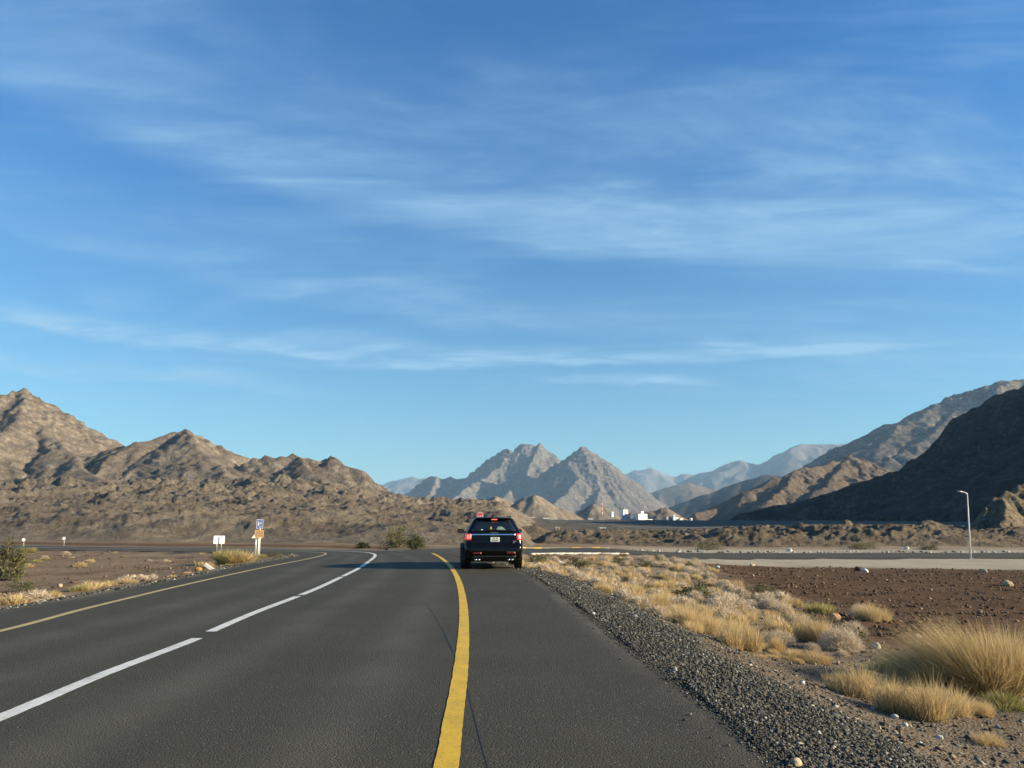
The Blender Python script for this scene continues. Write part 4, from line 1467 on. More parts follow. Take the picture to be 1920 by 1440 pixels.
def leafy(name, mat, n, rad, height, leaf, seed, clumps=26):
    """open leafy shrub: leaf clumps on the ends of spread branches"""
    rs_ = np.random.RandomState(seed)
    c_ = rs_.randn(clumps, 3)
    c_ /= np.linalg.norm(c_, axis=1)[:, None]
    c_[:, 2] = np.abs(c_[:, 2])
    c_ *= (0.45 + 0.5 * rs_.rand(clumps, 1)) * np.array([rad, rad, height])
    c_[:, 2] += 0.12 * height
    k_ = rs_.randint(0, clumps, n)
    p = c_[k_] + rs_.randn(n, 3) * np.array([rad, rad, height]) * 0.13
    p[:, 2] = np.maximum(p[:, 2], 0.02)
    u = rs_.randn(n, 3)
    u /= np.linalg.norm(u, axis=1)[:, None]
    v = np.cross(u, rs_.randn(n, 3))
    v /= np.linalg.norm(v, axis=1)[:, None]
    L = leaf * (0.6 + 0.8 * rs_.rand(n, 1))
    V = np.stack([p - u * L, p + v * L * 0.45, p + u * L, p - v * L * 0.45], 1)
    me_ = mesh_np(name, V, np.arange(n * 4), 4, mat, smooth=False)
    attr_color(me_, 'tint', np.stack([np.repeat(rs_.rand(n) * 0.6 + 0.4 * rs_.rand(clumps)[k_], 4)] * 3, 1))
    return me_, c_


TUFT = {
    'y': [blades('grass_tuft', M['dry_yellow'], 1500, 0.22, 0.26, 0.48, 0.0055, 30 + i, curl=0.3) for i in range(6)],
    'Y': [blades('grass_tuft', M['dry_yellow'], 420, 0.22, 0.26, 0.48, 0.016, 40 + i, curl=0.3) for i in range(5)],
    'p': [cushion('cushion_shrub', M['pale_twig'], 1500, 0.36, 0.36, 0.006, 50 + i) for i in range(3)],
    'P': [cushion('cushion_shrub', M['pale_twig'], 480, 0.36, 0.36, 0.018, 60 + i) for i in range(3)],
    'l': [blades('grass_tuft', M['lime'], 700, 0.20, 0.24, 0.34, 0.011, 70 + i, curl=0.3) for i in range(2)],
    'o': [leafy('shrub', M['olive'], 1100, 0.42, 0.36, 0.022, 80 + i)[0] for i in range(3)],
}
KIND = {'y': 'grass_tuft', 'Y': 'grass_tuft', 'p': 'cushion_shrub', 'P': 'cushion_shrub', 'l': 'grass_tuft', 'o': 'shrub'}
HALF = {'y': 0.44, 'Y': 0.44, 'p': 0.36, 'P': 0.36, 'l': 0.42, 'o': 0.42}
prs = random.Random(3)
placed = []


def plant(kind, x, y, half, label, cat, group, hs=1.0, rz=None):
    me_ = prs.choice(TUFT[kind])
    o = link(KIND[kind], me_)
    s_ = half / HALF[kind]
    o.location = (x, y, gz(x, y) - 0.02)
    o.scale = (s_ * prs.uniform(0.9, 1.1), s_ * prs.uniform(0.9, 1.1), s_ * hs)
    o.rotation_euler = (0, 0, prs.uniform(0, 6.28) if rz is None else rz)
    tag(o, label, cat, group)
    placed.append((x, y, half))
    return o


GT = 'dry grass tufts of the right verge'
# the named tufts along the gravel: (kind, px, py of the foot, width in px, height factor, label)
for kind, px, py, wpx, hs, lab in (
    ('y', 1722, 1345, 150, 1.05, 'broad yellow grass tuft nearest the bottom right, standing on the gravel edge'),
    ('y', 1770, 1335, 110, 0.95, 'yellow tuft grown into the right side of the broadest tuft'),
    ('y', 1598, 1300, 112, 1.0, 'rounded yellow tuft left of the broadest one, above the gravel'),
    ('y', 1655, 1292, 70, 0.9, 'small yellow tuft between the two broad foreground tufts'),
    ('y', 1532, 1205, 86, 1.25, 'bright yellow tuft in front of the tan boulder'),
    ('y', 1520, 1240, 70, 0.7, 'low sparse tuft between the bright one and the gravel'),
    ('y', 1452, 1222, 44, 1.7, 'narrow upright yellow tuft standing alone on the stones'),
    ('y', 1385, 1215, 92, 1.15, 'full golden tuft at the gravel edge left of the narrow upright one'),
    ('y', 1322, 1180, 70, 1.1, 'golden tuft midway along the gravel edge row'),
    ('y', 1268, 1158, 66, 1.0, 'golden tuft further up the gravel edge row'),
    ('y', 1228, 1138, 60, 1.0, 'rounded tuft where the gravel edge row bends'),
    ('y', 1190, 1118, 52, 1.0, 'golden tuft in the far half of the gravel edge row'),
    ('y', 1392, 1160, 60, 0.9, 'yellow tuft set back behind the gravel edge row'),
    ('l', 1540, 1150, 62, 1.0, 'greenish yellow tuft behind the tan boulder'),
    ('y', 1640, 1165, 60, 1.3, 'yellow tuft left of the big bush, seen against the brown field'),
    ('l', 1895, 1330, 110, 0.8, 'low green tuft in shade below the big bush at the right edge'),
    ('y', 1855, 1395, 60, 0.9, 'thin tuft on the stones in the bottom right corner'),
    ('l', 1690, 1262, 120, 0.7, 'low green grass in the shadow under the big bush'),
    ('p', 1470, 1150, 46, 1.0, 'grey cushion shrub nearest the bright yellow tuft'),
    ('p', 1600, 1190, 62, 0.9, 'grey twiggy cushion below the dark red rock'),
    ('p', 1615, 1158, 56, 1.0, 'grey cushion shrub right of the tan boulder'),
):
    x, y, z = hit(px, py)
    plant(kind, x, y, 0.5 * wpx * y / FPX * 1.05, lab, 'grass tuft' if KIND[kind] == 'grass_tuft' else 'shrub', GT if KIND[kind] == 'grass_tuft' else 'cushion shrubs of the right verge', hs)

# row along the gravel edge further out, then the scatter of the verge
for k in range(30):
    px = 1178 - k * 5.3
    py = 1114 - k * 1.9 + prs.uniform(-2, 2)
    x, y, z = hit(px, py)
    plant('Y' if y > 18 else 'y', x + prs.uniform(-0.1, 0.1), y, prs.uniform(0.26, 0.42), 'golden tuft in the far gravel row, ' + ('at its near end', 'a third of the way to the car', 'more than halfway to the car', 'at the end nearest the car')[min(3, k // 8)], 'grass tuft', 'far row of golden tufts beside the gravel', prs.uniform(0.7, 1.1))
for k in range(34):
    f_ = prs.random()
    px = 1185 + f_ * 560 + prs.uniform(-10, 10)
    py = 1112 + f_ * 235 - prs.uniform(-8, 26) * (0.5 + f_)
    x, y, z = hit(px, py)
    plant('y', x, y, prs.uniform(0.10, 0.27), 'small golden tuft filling the gravel edge row ' + ('at its far end', 'in its far half', 'in its near half', 'close to the broadest tuft')[min(3, int(f_ * 4))], 'grass tuft', 'near row of golden tufts beside the gravel', prs.uniform(0.6, 1.1))
cnt = 0
tries = 0
while cnt < 285 and tries < 9000:
    tries += 1
    y = 9 + 49 * prs.random() ** 1.15
    ex_ = float(np.interp(y, r_edge[:300, 1], r_edge[:300, 0])) if y < 44 else -1.0 + (y - 44) * 0.55
    x = ex_ + 2.0 + (2.2 + 0.27 * y) * prs.random()
    if y > 44 and x < float(np.interp(y, b_near[:, 1], b_near[:, 0])) + 1.0:
        continue
    xa, ya = np.array([x]), np.array([y])
    if float(gridval(bmask, x, y)) > 0.35 or float(gridval(SD, x, y)) < 1.2:
        continue
    if y < 15 and prs.random() < 0.72:
        continue
    half = prs.uniform(0.20, 0.55) if y > 15 else prs.uniform(0.10, 0.24)
    if any((x - a) ** 2 + (y - b_) ** 2 < (0.5 * (half + h_)) ** 2 for a, b_, h_ in placed):
        continue
    r_ = prs.random()
    far_ = y > 17
    sz_ = 'small' if half < 0.30 else ('middling' if half < 0.42 else 'large')
    ts_ = (x - ex_ - 2.0) / (2.2 + 0.27 * y)
    sd_ = ' toward the gravel' if ts_ < 0.33 else (' midway across' if ts_ < 0.66 else ' toward the field')
    if x > 0.16 * y + 4.2 and y > 12:
        zn = 'at the rim of the brown field'
    elif y > 46:
        zn = 'close to the pale strip of the side road'
    elif y > 33:
        zn = 'in the far verge right of the car'
    elif y > 23:
        zn = 'in the middle verge behind the golden row'
    elif y > 15:
        zn = 'between the golden row and the brown field'
    else:
        zn = 'in the near verge above the gravel'
    if r_ < (0.56 if y > 15 else 0.3):
        plant('P' if far_ else 'p', x, y, half, sz_ + ' pale cushion shrub ' + zn + sd_, 'shrub', 'cushion shrubs of the right verge', prs.uniform(0.8, 1.15))
    elif r_ < 0.95:
        plant('Y' if far_ else 'y', x, y, half, sz_ + ' dry grass tuft ' + zn + sd_, 'grass tuft', 'scattered tufts of the right verge', prs.uniform(0.7, 1.1))
    else:
        plant('o', x, y, half * 1.3, sz_ + ' olive shrub ' + zn + sd_, 'shrub', 'olive shrubs of the right verge', prs.uniform(0.7, 1.0))
    cnt += 1

# the big leaning grass bush on the right
x, y, z = hit(1868, 1300)
bush = empty('grass_bush', (x, y, z))
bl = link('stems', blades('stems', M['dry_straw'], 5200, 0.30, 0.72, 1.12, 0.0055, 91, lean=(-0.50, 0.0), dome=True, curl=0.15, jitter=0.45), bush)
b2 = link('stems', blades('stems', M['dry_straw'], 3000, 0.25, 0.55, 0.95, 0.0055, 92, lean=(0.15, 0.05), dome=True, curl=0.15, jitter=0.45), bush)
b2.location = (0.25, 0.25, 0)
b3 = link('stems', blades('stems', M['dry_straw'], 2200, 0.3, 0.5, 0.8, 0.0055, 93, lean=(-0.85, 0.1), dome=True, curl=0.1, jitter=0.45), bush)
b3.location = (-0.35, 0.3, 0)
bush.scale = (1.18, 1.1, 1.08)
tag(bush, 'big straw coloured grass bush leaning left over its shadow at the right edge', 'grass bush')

# left side of the road
x, y, z = hit(428, 1057)
bush = empty('grass_bush', (x, y, z))
link('stems', blades('stems', M['lime'], 1500, 0.35, 0.75, 0.78, 0.018, 95, curl=0.15, jitter=0.4), bush)
b2 = link('stems', blades('stems', M['dry_yellow'], 900, 0.30, 0.6, 0.72, 0.018, 96, lean=(0.35, 0), curl=0.15, jitter=0.4), bush)
b2.location = (0.35, 0, 0)
tag(bush, 'tall green yellow grass bush beside the road below the white board', 'grass bush')
LT = 'tufts of the left verge'
for kind, px, py, wpx, hs, lab in (
    ('Y', 384, 1066, 44, 0.9, 'yellow tuft right behind the orange stone on the left verge'),
    ('l', 470, 1052, 46, 0.6, 'low green tuft left of the sign posts'),
    ('l', 492, 1046, 36, 0.7, 'green tuft at the foot of the sign posts'),
    ('o', 515, 1044, 40, 0.5, 'dark low shrub right of the sign posts'),
    ('l', 148, 1108, 44, 0.9, 'fresh green tuft on the left verge above the gravel strip'),
    ('o', 38, 1108, 56, 0.9, 'dark olive shrub low at the left edge of the picture'),
    ('Y', 18, 1132, 70, 0.7, 'broad pale tuft where the left verge meets the frame edge'),
    ('P', 62, 1126, 70, 0.7, 'pale dry cushion beside the leftmost tuft'),
    ('Y', 205, 1098, 40, 0.6, 'straw tuft midway along the left verge'),
    ('Y', 100, 1120, 44, 0.6, 'straw tuft on the left verge beside the green one'),
    ('l', 50, 1036, 40, 0.8, 'yellow green tuft near the round delineator at far left'),
):
    x, y, z = hit(px, py)
    plant(kind, x, y, 0.5 * wpx * y / FPX, lab, 'grass tuft' if KIND[kind] == 'grass_tuft' else 'shrub', LT, hs)
for k in range(46):
    px, py = prs.uniform(10, 470), prs.uniform(1034, 1064)
    if prs.random() < 0.4:
        px = prs.uniform(60, 400)
        py = 1118 - (px - 100) * 0.16 + prs.uniform(-6, 0)
    x, y, z = hit(px, py)
    if float(gridval(SD, x, y)) < 0.5:
        continue
    plant(prs.choice('YYPl'), x, y, prs.uniform(0.14, 0.34), 'small dry tuft inside the bend, ' + ('close to the pavement' if float(gridval(SD, x, y)) < 2.5 else ('on the earth right of the delineators' if px > 130 else 'on the earth below the delineators')) + (', farther back' if y > 36 else ''), 'grass tuft', 'tufts inside the bend', prs.uniform(0.5, 0.9))


def shrub_tree(px, py, wpx, hpx, seed, label, n=2600, leaf=0.05):
    x, y, z = hit(px, py)
    rad, h_ = 0.5 * wpx * y / FPX, hpx * y / FPX
    e_ = empty('shrub', (x, y, z))
    me_, cl_ = leafy('crown', M['olive'], n, rad, h_ * 0.85, leaf, seed, 34)
    link('crown', me_, e_)
    mb = MB()
    for c_ in cl_[:14]:
        mb.tube([(0, 0, -0.05), (c_[0] * 0.35, c_[1] * 0.35, c_[2] * 0.5), tuple(c_)], 0.02 + 0.01 * rad, 5, 0.006)
    mb.build('trunk', M['wood_pole'], e_)
    return tag(e_, label, 'shrub')


shrub_tree(742, 1029, 62, 42, 201, 'olive green bush growing at the outside of the bend')
shrub_tree(780, 1030, 46, 26, 202, 'lower bush to the right of the green one at the bend', leaf=0.045)
shrub_tree(680, 1029, 26, 14, 203, 'small dark shrub left of the green bush at the bend', 900)
shrub_tree(12, 1088, 70, 72, 204, 'thorny olive bush cut by the left edge of the picture', 3200, 0.04)
shrub_tree(1085, 1068, 56, 22, 205, 'green shrub on the verge beyond the golden row', 1600, 0.035)
shrub_tree(1330, 1031, 56, 16, 206, 'dark flat shrub beyond the side road, below a mound', 1500, 0.06)
shrub_tree(1620, 1030, 60, 14, 207, 'wide dark shrub beyond the side road near the power pole', 1500, 0.06)
shrub_tree(1742, 1031, 34, 10, 208, 'low shrub beyond the side road left of the lamp post', 900, 0.06)


# ================================================================== the black car
def lerp_table(tab, z):
    zs = [r_[0] for r_ in tab]
    return [float(np.interp(z, zs, [r_[k] for r_ in tab])) for k in range(1, len(tab[0]))]


# z, half width, rear y, front y, corner radius
CAR = [(0.24, 0.78, 0.30, 4.62, 0.20), (0.30, 0.86, 0.16, 4.76, 0.20), (0.40, 0.93, 0.06, 4.88, 0.20), (0.52, 0.965, 0.00, 4.96, 0.22), (0.70, 0.982, 0.00, 4.99, 0.22), (0.785, 0.984, 0.03, 4.98, 0.22),
       (0.815, 0.984, 0.10, 4.97, 0.20), (0.95, 0.978, 0.125, 4.92, 0.20), (1.07, 0.962, 0.145, 4.70, 0.20), (1.17, 0.935, 0.165, 4.05, 0.19), (1.235, 0.905, 0.185, 3.72, 0.18), (1.40, 0.815, 0.265, 3.32, 0.17),
       (1.56, 0.735, 0.345, 2.98, 0.16), (1.65, 0.685, 0.395, 2.78, 0.15), (1.70, 0.62, 0.46, 2.66, 0.14), (1.725, 0.50, 0.60, 2.50, 0.12)]


def car_ring(z, grow=0.0):
    hw, yr, yf, rc = lerp_table(CAR, z)
    hw += grow
    yr -= grow
    yf += grow
    rf = rc * 2.2
    pts = []
    for k in range(9):
        pts.append((-(hw - rc) + 2 * (hw - rc) * k / 8, yr))
    for k in range(1, 6):
        a = -math.pi / 2 + math.pi / 2 * k / 6
        pts.append((hw - rc + rc * math.cos(a), yr + rc + rc * math.sin(a)))
    for k in range(15):
        pts.append((hw, yr + rc + (yf - rf - yr - rc) * k / 14))
    for k in range(1, 6):
        a = math.pi / 2 * k / 6
        pts.append((hw - rf + rf * math.cos(a), yf - rf + rf * math.sin(a)))
    half = [p for p in pts[4:]]
    right = half
    left = [(-x, y) for x, y in right[::-1]]
    front = [((hw - rf) * (1 - 2 * k / 8), yf) for k in range(0, 9)]
    return right + front + left[:-1]


car = empty('suv', (0, 0, 0))
zs = sorted(set([r_[0] for r_ in CAR] + [0.46, 0.60, 0.88, 1.01, 1.12, 1.32, 1.48, 1.61, 1.68]))
rings = [car_ring(z) for z in zs]
bmc = bmesh.new()
vr = [[bmc.verts.new((x, y, z)) for x, y in rg] for rg, z in zip(rings, zs)]
nr_ = len(rings[0])
for a, e in zip(vr, vr[1:]):
    for k in range(nr_):
        bmc.faces.new((a[k], a[(k + 1) % nr_], e[(k + 1) % nr_], e[k]))
bmc.faces.new(vr[0][::-1])
bmc.faces.new(vr[-1])
bmesh.ops.recalc_face_normals(bmc, faces=bmc.faces)
me = bpy.data.meshes.new('body')
bmc.to_mesh(me)
bmc.free()
me.materials.append(M['black_paint'])
for p_ in me.polygons:
    p_.use_smooth = True
link('body', me, car)


def skin(s, z, grow):
    """point on the car's right rear skin: s runs from the centre line outwards, round the corner, along the side"""
    sg = 1 if s >= 0 else -1
    s = abs(s)
    hw, yr, yf, rc = lerp_table(CAR, z)
    fl = hw - rc
    if s <= fl:
        p, nn = (s, yr), (0, -1)
    elif s <= fl + rc * math.pi / 2:
        a = (s - fl) / rc
        p, nn = (fl + rc * math.sin(a), yr + rc - rc * math.cos(a)), (math.sin(a), -math.cos(a))
    else:
        p, nn = (hw, yr + rc + (s - fl - rc * math.pi / 2)), (1, 0)
    return Vector((sg * (p[0] + nn[0] * grow), p[1] + nn[1] * grow, z))


def panel(name, mat, outline, grow, parent, thick=0.02, ns=10, nz_=6):
    """panel lying on the skin; outline(z) gives s0, s1"""
    z0, z1, f0, f1 = outline
    bm_ = bmesh.new()
    lay = []
    for g in (grow, grow - thick):
        rows = []
        for j in range(nz_ + 1):
            t_ = j / nz_
            z = z0 + (z1 - z0) * t_
            sa, sb = f0[0] + (f0[1] - f0[0]) * t_, f1[0] + (f1[1] - f1[0]) * t_
            rows.append([bm_.verts.new(skin(sa + (sb - sa) * k / ns, z, g)) for k in range(ns + 1)])
        lay.append(rows)
    A_, B_ = lay
    for j in range(nz_):
        for k in range(ns):
            bm_.faces.new((A_[j][k], A_[j][k + 1], A_[j + 1][k + 1], A_[j + 1][k]))
    rim = [A_[0][k] for k in range(ns + 1)] + [A_[j][ns] for j in range(1, nz_ + 1)] + [A_[nz_][k] for k in range(ns - 1, -1, -1)] + [A_[j][0] for j in range(nz_ - 1, 0, -1)]
    rim2 = [B_[0][k] for k in range(ns + 1)] + [B_[j][ns] for j in range(1, nz_ + 1)] + [B_[nz_][k] for k in range(ns - 1, -1, -1)] + [B_[j][0] for j in range(nz_ - 1, 0, -1)]
    for k in range(len(rim)):
        bm_.faces.new((rim[k], rim[(k + 1) % len(rim)], rim2[(k + 1) % len(rim)], rim2[k]))
    bmesh.ops.recalc_face_normals(bm_, faces=bm_.faces)
    me_ = bpy.data.meshes.new(name)
    bm_.to_mesh(me_)
    bm_.free()
    me_.materials.append(mat)
    for p_ in me_.polygons:
        p_.use_smooth = True
    return link(name, me_, parent)


rw = panel('rear_window', M['dark_glass'], (1.25, 1.635, (-0.76, -0.55), (0.76, 0.55)), 0.008, car)
MB().tube([skin(0.30, 1.27, 0.03), skin(0.05, 1.30, 0.03), skin(-0.30, 1.335, 0.03)], 0.008, 6).build('wiper', M['black_plastic'], rw)
# reflections and things seen through the rear glass, painted on as coloured patches
panel('window_reflection', M['reflection_green'], (1.29, 1.40, (0.06, 0.14), (0.40, 0.28)), 0.010, rw, 0.004)
panel('window_reflection', M['plate'], (1.285, 1.31, (-0.44, -0.43), (-0.36, -0.38)), 0.010, rw, 0.004)
panel('window_reflection', M['kerb_yellow'], (1.30, 1.40, (-0.14, -0.11), (-0.06, -0.08)), 0.010, rw, 0.004)
for s0, s1 in ((0.77, 1.18), (-0.77, -1.18)):
    tl = panel('tail_light', M['lamp_red'], (0.955, 1.175, (s0, s0), (s1, s1)), 0.012, car, 0.03, 12, 5)
    c0, c1 = s0 + 0.05 * (1 if s0 > 0 else -1), s0 + 0.14 * (1 if s0 > 0 else -1)
    panel('bulb', M['lamp_core'], (0.99, 1.14, (c0, c0), (c1, c1)), 0.018, tl, 0.02)
panel('chrome_strip', M['chrome'], (1.115, 1.160, (-0.74, -0.74), (0.74, 0.74)), 0.016, car, 0.03, 16, 3)
mb = MB()
for k in range(6):
    mb.box(skin(-0.10 + 0.042 * k, 1.20, 0.012), (0.024, 0.01, 0.028 if k % 2 else 0.022))
mb.build('badge', M['chrome'], car)
mb = MB().box(skin(0.70, 0.915, 0.014), (0.10, 0.01, 0.03))
mb.box(skin(0.67, 0.875, 0.014), (0.06, 0.01, 0.03))
mb.build('badge', M['chrome'], car)
pl_ = MB().box(skin(0.04, 0.975, 0.02), (0.31, 0.016, 0.15), bev=0.004).build('number_plate', M['plate'], car)
mb = MB()
yb = skin(0.04, 0.975, 0.02).y - 0.010
for k in range(5):
    mb.box((-0.05 + 0.045 * k, yb, 0.948), (0.022, 0.004, 0.040))
mb.box((0.10, yb, 1.018), (0.05, 0.004, 0.03))
mb.box((0.0, yb, 1.018), (0.08, 0.004, 0.02))
mb.build('lettering', M['ink'], pl_)
bp = panel('bumper', M['black_plastic'], (0.29, 0.44, (-0.70, -0.74), (0.70, 0.74)), 0.012, car, 0.03, 16, 4)
panel('reflector', M['reflector'], (0.50, 0.555, (0.42, 0.44), (0.72, 0.70)), 0.010, bp, 0.01)
panel('reflector', M['reflector'], (0.50, 0.555, (-0.42, -0.44), (-0.72, -0.70)), 0.010, bp, 0.01)
panel('bumper_trim', M['chrome'], (0.568, 0.578, (0.42, 0.42), (0.72, 0.72)), 0.010, bp, 0.01)
for sx in (-1, 1):
    for dx in (0.0, 0.11):
        MB().tube([(sx * (0.50 + dx), 0.06, 0.31), (sx * (0.50 + dx), 0.34, 0.31)], 0.042, 14).build('exhaust', M['chrome'], car, True)
sp_ = MB()
sp_.box((0, 0.36, 1.675), (1.16, 0.20, 0.035), Matrix.Rotation(R(-6), 3, 'X'), 0.012)
spo = sp_.build('spoiler', M['black_paint'], car, True)
MB().box((0.02, 0.275, 1.640), (0.19, 0.03, 0.026), bev=0.004).build('brake_light', M['lamp_core'], spo)
for sx in (-1, 1):
    MB().tube([(sx * 0.60, 0.62, 1.700), (sx * 0.60, 0.70, 1.755), (sx * 0.60, 2.25, 1.765), (sx * 0.59, 2.42, 1.715)], 0.019, 8).build('roof_rail', M['black_plastic'], car, True)
MB().tube([(-0.02, 0.75, 1.715), (-0.02, 0.70, 1.77), (-0.02, 0.66, 1.79)], 0.03, 8, 0.008).build('antenna', M['black_plastic'], car, True)
for sx in (-1, 1):
    mi = MB().box((sx * 1.10, 3.30, 1.235), (0.24, 0.11, 0.155), bev=0.03).build('mirror', M['black_paint'], car, True)
    MB().box((sx * 0.98, 3.31, 1.20), (0.12, 0.05, 0.05)).build('mirror_arm', M['black_plastic'], mi)
    MB().box((sx * 1.10, 3.243, 1.235), (0.19, 0.006, 0.115)).build('mirror_glass', M['side_glass'], mi)
    # side windows: quarter light, rear door, front door
    for (ya, yb2, ya2, yb3) in ((0.50, 1.06, 0.74, 1.10), (1.14, 2.08, 1.18, 2.04), (2.14, 3.22, 2.10, 2.70)):
        bm_ = bmesh.new()
        q = []
        for z, a_, c_ in ((1.25, ya, yb2), (1.42, (ya + ya2) / 2, (yb2 + yb3) / 2), (1.59, ya2, yb3)):
            hw = lerp_table(CAR, z)[0]
            q.append([bm_.verts.new((sx * (hw + 0.007), y_, z)) for y_ in (a_, (a_ + c_) / 2, c_)])
        for j in range(2):
            for k in range(2):
                bm_.faces.new((q[j][k], q[j][k + 1], q[j + 1][k + 1], q[j + 1][k]))
        bmesh.ops.solidify(bm_, geom=list(bm_.faces), thickness=0.006)
        bmesh.ops.recalc_face_normals(bm_, faces=bm_.faces)
        me_ = bpy.data.meshes.new('side_window')
        bm_.to_mesh(me_)
        bm_.free()
        me_.materials.append(M['side_glass'])
        link('side_window', me_, car)
    for yd in (1.30, 2.30):
        MB().box((sx * 0.975, yd, 1.05), (0.03, 0.17, 0.03), bev=0.008).build('door_handle', M['black_plastic'], car)
    MB().box((sx * 0.955, 2.35, 0.33), (0.06, 2.0, 0.10), bev=0.02).build('sill', M['black_plastic'], car)
    for yw in (0.98, 3.84):
        mb = MB()
        n_ = 18
        ri, ro = 0.415, 0.475
        ins, outs = [], []
        for k in range(n_ + 1):
            a = R(-12) + R(204) * k / n_
            ins.append((yw + ri * math.cos(a), 0.375 + ri * math.sin(a)))
            outs.append((yw + ro * math.cos(a), 0.375 + ro * math.sin(a)))
        mb.prism(ins + outs[::-1], 0.05, 'YZ', (sx * 0.972, 0, 0))
        mb.lathe([(-0.12, 0.001), (-0.12, 0.415), (0.012, 0.415), (0.012, 0.001)], 28, 'X', (sx * 0.975, yw, 0.375))
        mb.build('wheel_arch', M['black_plastic'], car)
        wh = empty('wheel', (sx * 0.875, yw, 0.380))
        wh.parent = car
        MB().lathe([(-0.12, 0.24), (-0.125, 0.34), (-0.11, 0.372), (-0.06, 0.380), (0.06, 0.380), (0.11, 0.372), (0.125, 0.34), (0.12, 0.24), (-0.12, 0.24)], 36).build('tyre', M['rubber'], wh, True)
        mb = MB().lathe([(-0.10, 0.005), (-0.10, 0.245), (0.115, 0.245), (0.115, 0.225), (0.04, 0.215), (0.04, 0.005)] if sx > 0 else [(0.10, 0.005), (0.10, 0.245), (-0.115, 0.245), (-0.115, 0.225), (-0.04, 0.215), (-0.04, 0.005)], 28)
        for k in range(5):
            a = 2 * math.pi * k / 5
            mb.box((sx * 0.085, 0.12 * math.cos(a), 0.12 * math.sin(a)), (0.03, 0.22, 0.05), Matrix.Rotation(a, 3, 'X'))
        mb.lathe([(0.04 * sx, 0.06), (0.12 * sx, 0.05), (0.12 * sx, 0.001)], 14)
        mb.build('rim', M['alloy'], wh)
car.location = (-0.60, 26.25, 0.006)
car.rotation_euler = (0, 0, R(4.2))
tag(car, 'black sport utility vehicle with lit brake lights, halted on the road shoulder', 'car')

# ================================================================== signs
UP = Matrix.Identity(3)


def board(name, w, h, mat, parent, loc, rz, th=0.012, shape=None):
    mb_ = MB()
    poly = shape or [(-w / 2, -h / 2), (w / 2, -h / 2), (w / 2, h / 2), (-w / 2, h / 2)]
    mb_.prism(poly, th)
    o_ = mb_.build(name, mat, parent)
    o_.location = loc
    o_.rotation_euler = (0, 0, rz)
    return o_


def at(px, py, Y):
    return Vector(P(px, py, Y))


def posts(root, Y, lst, r, mat):
    for px0, px1, py_top in lst:
        t_ = at(px1, py_top, Y)
        b_ = at(px0, 1040, Y)
        g = gz(b_.x, b_.y) - 0.05
        MB().tube([(b_.x - root.location.x, b_.y - root.location.y, g - root.location.z), (t_.x - root.location.x, t_.y - root.location.y, t_.z - root.location.z)], r, 8).build('post', mat, root, True)


YS = 38.5
# blue route sign
p = at(487, 1040, YS)
sg = empty('road_sign', (p.x, p.y, gz(p.x, p.y)))
posts(sg, YS, [(486.0, 488.5, 976)], 0.030, M['white_metal'])
q = at(487, 982.5, YS - 0.06) - sg.location
bd = board('sign_board', 0.34, 0.46, M['sign_blue'], sg, q, R(40))
mb = MB()
for cx, cz, w_, h_ in ((0, 0.215, 0.30, 0.006), (0, -0.215, 0.30, 0.006), (0.155, 0, 0.008, 0.44), (-0.155, 0, 0.008, 0.44)):
    mb.box((cx, -0.010, cz), (w_, 0.006, h_))
mb.build('sign_border', M['sign_white'], bd)
mb = MB()
mb.prism([(-0.06, -0.08), (-0.08, 0.02), (-0.07, 0.10), (-0.055, 0.10), (-0.06, 0.02), (-0.04, -0.08)], 0.006, 'XZ', (0, -0.010, 0))
mb.prism([(0.02, 0.02), (0.06, 0.07), (0.075, 0.06), (0.04, 0.01)], 0.006, 'XZ', (0, -0.010, 0))
mb.box((0.02, -0.010, -0.15), (0.08, 0.006, 0.012))
mb.build('sign_symbol', M['sign_white'], bd)
tag(sg, 'small blue route sign on the tallest white post beside the bend', 'road sign')
# brown tourist sign below it
p = at(484, 1040, YS - 0.3)
sg = empty('road_sign', (p.x, p.y, gz(p.x, p.y)))
posts(sg, YS - 0.3, [(479.5, 481.5, 1000), (483.5, 485.5, 1000)], 0.030, M['white_metal'])
q = at(486, 1001, YS - 0.40) - sg.location
bd = board('sign_board', 0.46, 0.37, M['sign_brown'], sg, q, R(42))
mb = MB()
for cx, cz, w_, h_ in ((0, 0.165, 0.42, 0.012), (0, -0.165, 0.42, 0.012), (0.205, 0, 0.012, 0.33), (-0.205, 0, 0.012, 0.33)):
    mb.box((cx, -0.009, cz), (w_, 0.004, h_))
mb.build('sign_border', M['kerb_yellow'], bd)
tag(sg, 'plain brown sign on two white posts under the blue route sign', 'road sign')
# back of a triangular sign
p = at(479, 1040, YS + 0.4)
sg = empty('road_sign', (p.x, p.y, gz(p.x, p.y)))
posts(sg, YS + 0.4, [(477.5, 480.0, 1000)], 0.024, M['grey_metal'])
q = at(481.5, 1009, YS + 0.34) - sg.location
board('sign_board', 0.4, 0.4, M['sign_white'], sg, q, R(25), shape=[(-0.25, 0.0), (0.25, 0.0), (0.0, 0.36)])
tag(sg, 'white back of a triangular sign poking out left of the brown sign', 'road sign')
# white board seen from behind
YB = 42.0
p = at(411, 1033, YB)
sg = empty('road_sign', (p.x, p.y, gz(p.x, p.y)))
q = at(411, 1012, YB + 0.04) - sg.location
bd = board('sign_board', 0.56, 0.42, M['sign_white'], sg, q, R(28))
for px0, px1 in ((406.5, 407.0), (414.5, 415.5)):
    b_, t_ = at(px0, 1034, YB), at(px1, 1005, YB)
    MB().tube([(b_.x - sg.location.x, b_.y - sg.location.y, -0.1), (t_.x - sg.location.x, t_.y - sg.location.y, t_.z - sg.location.z)], 0.022, 8).build('post', M['grey_metal'], sg, True)
tag(sg, 'plain white board seen from behind, on two grey posts', 'road sign')
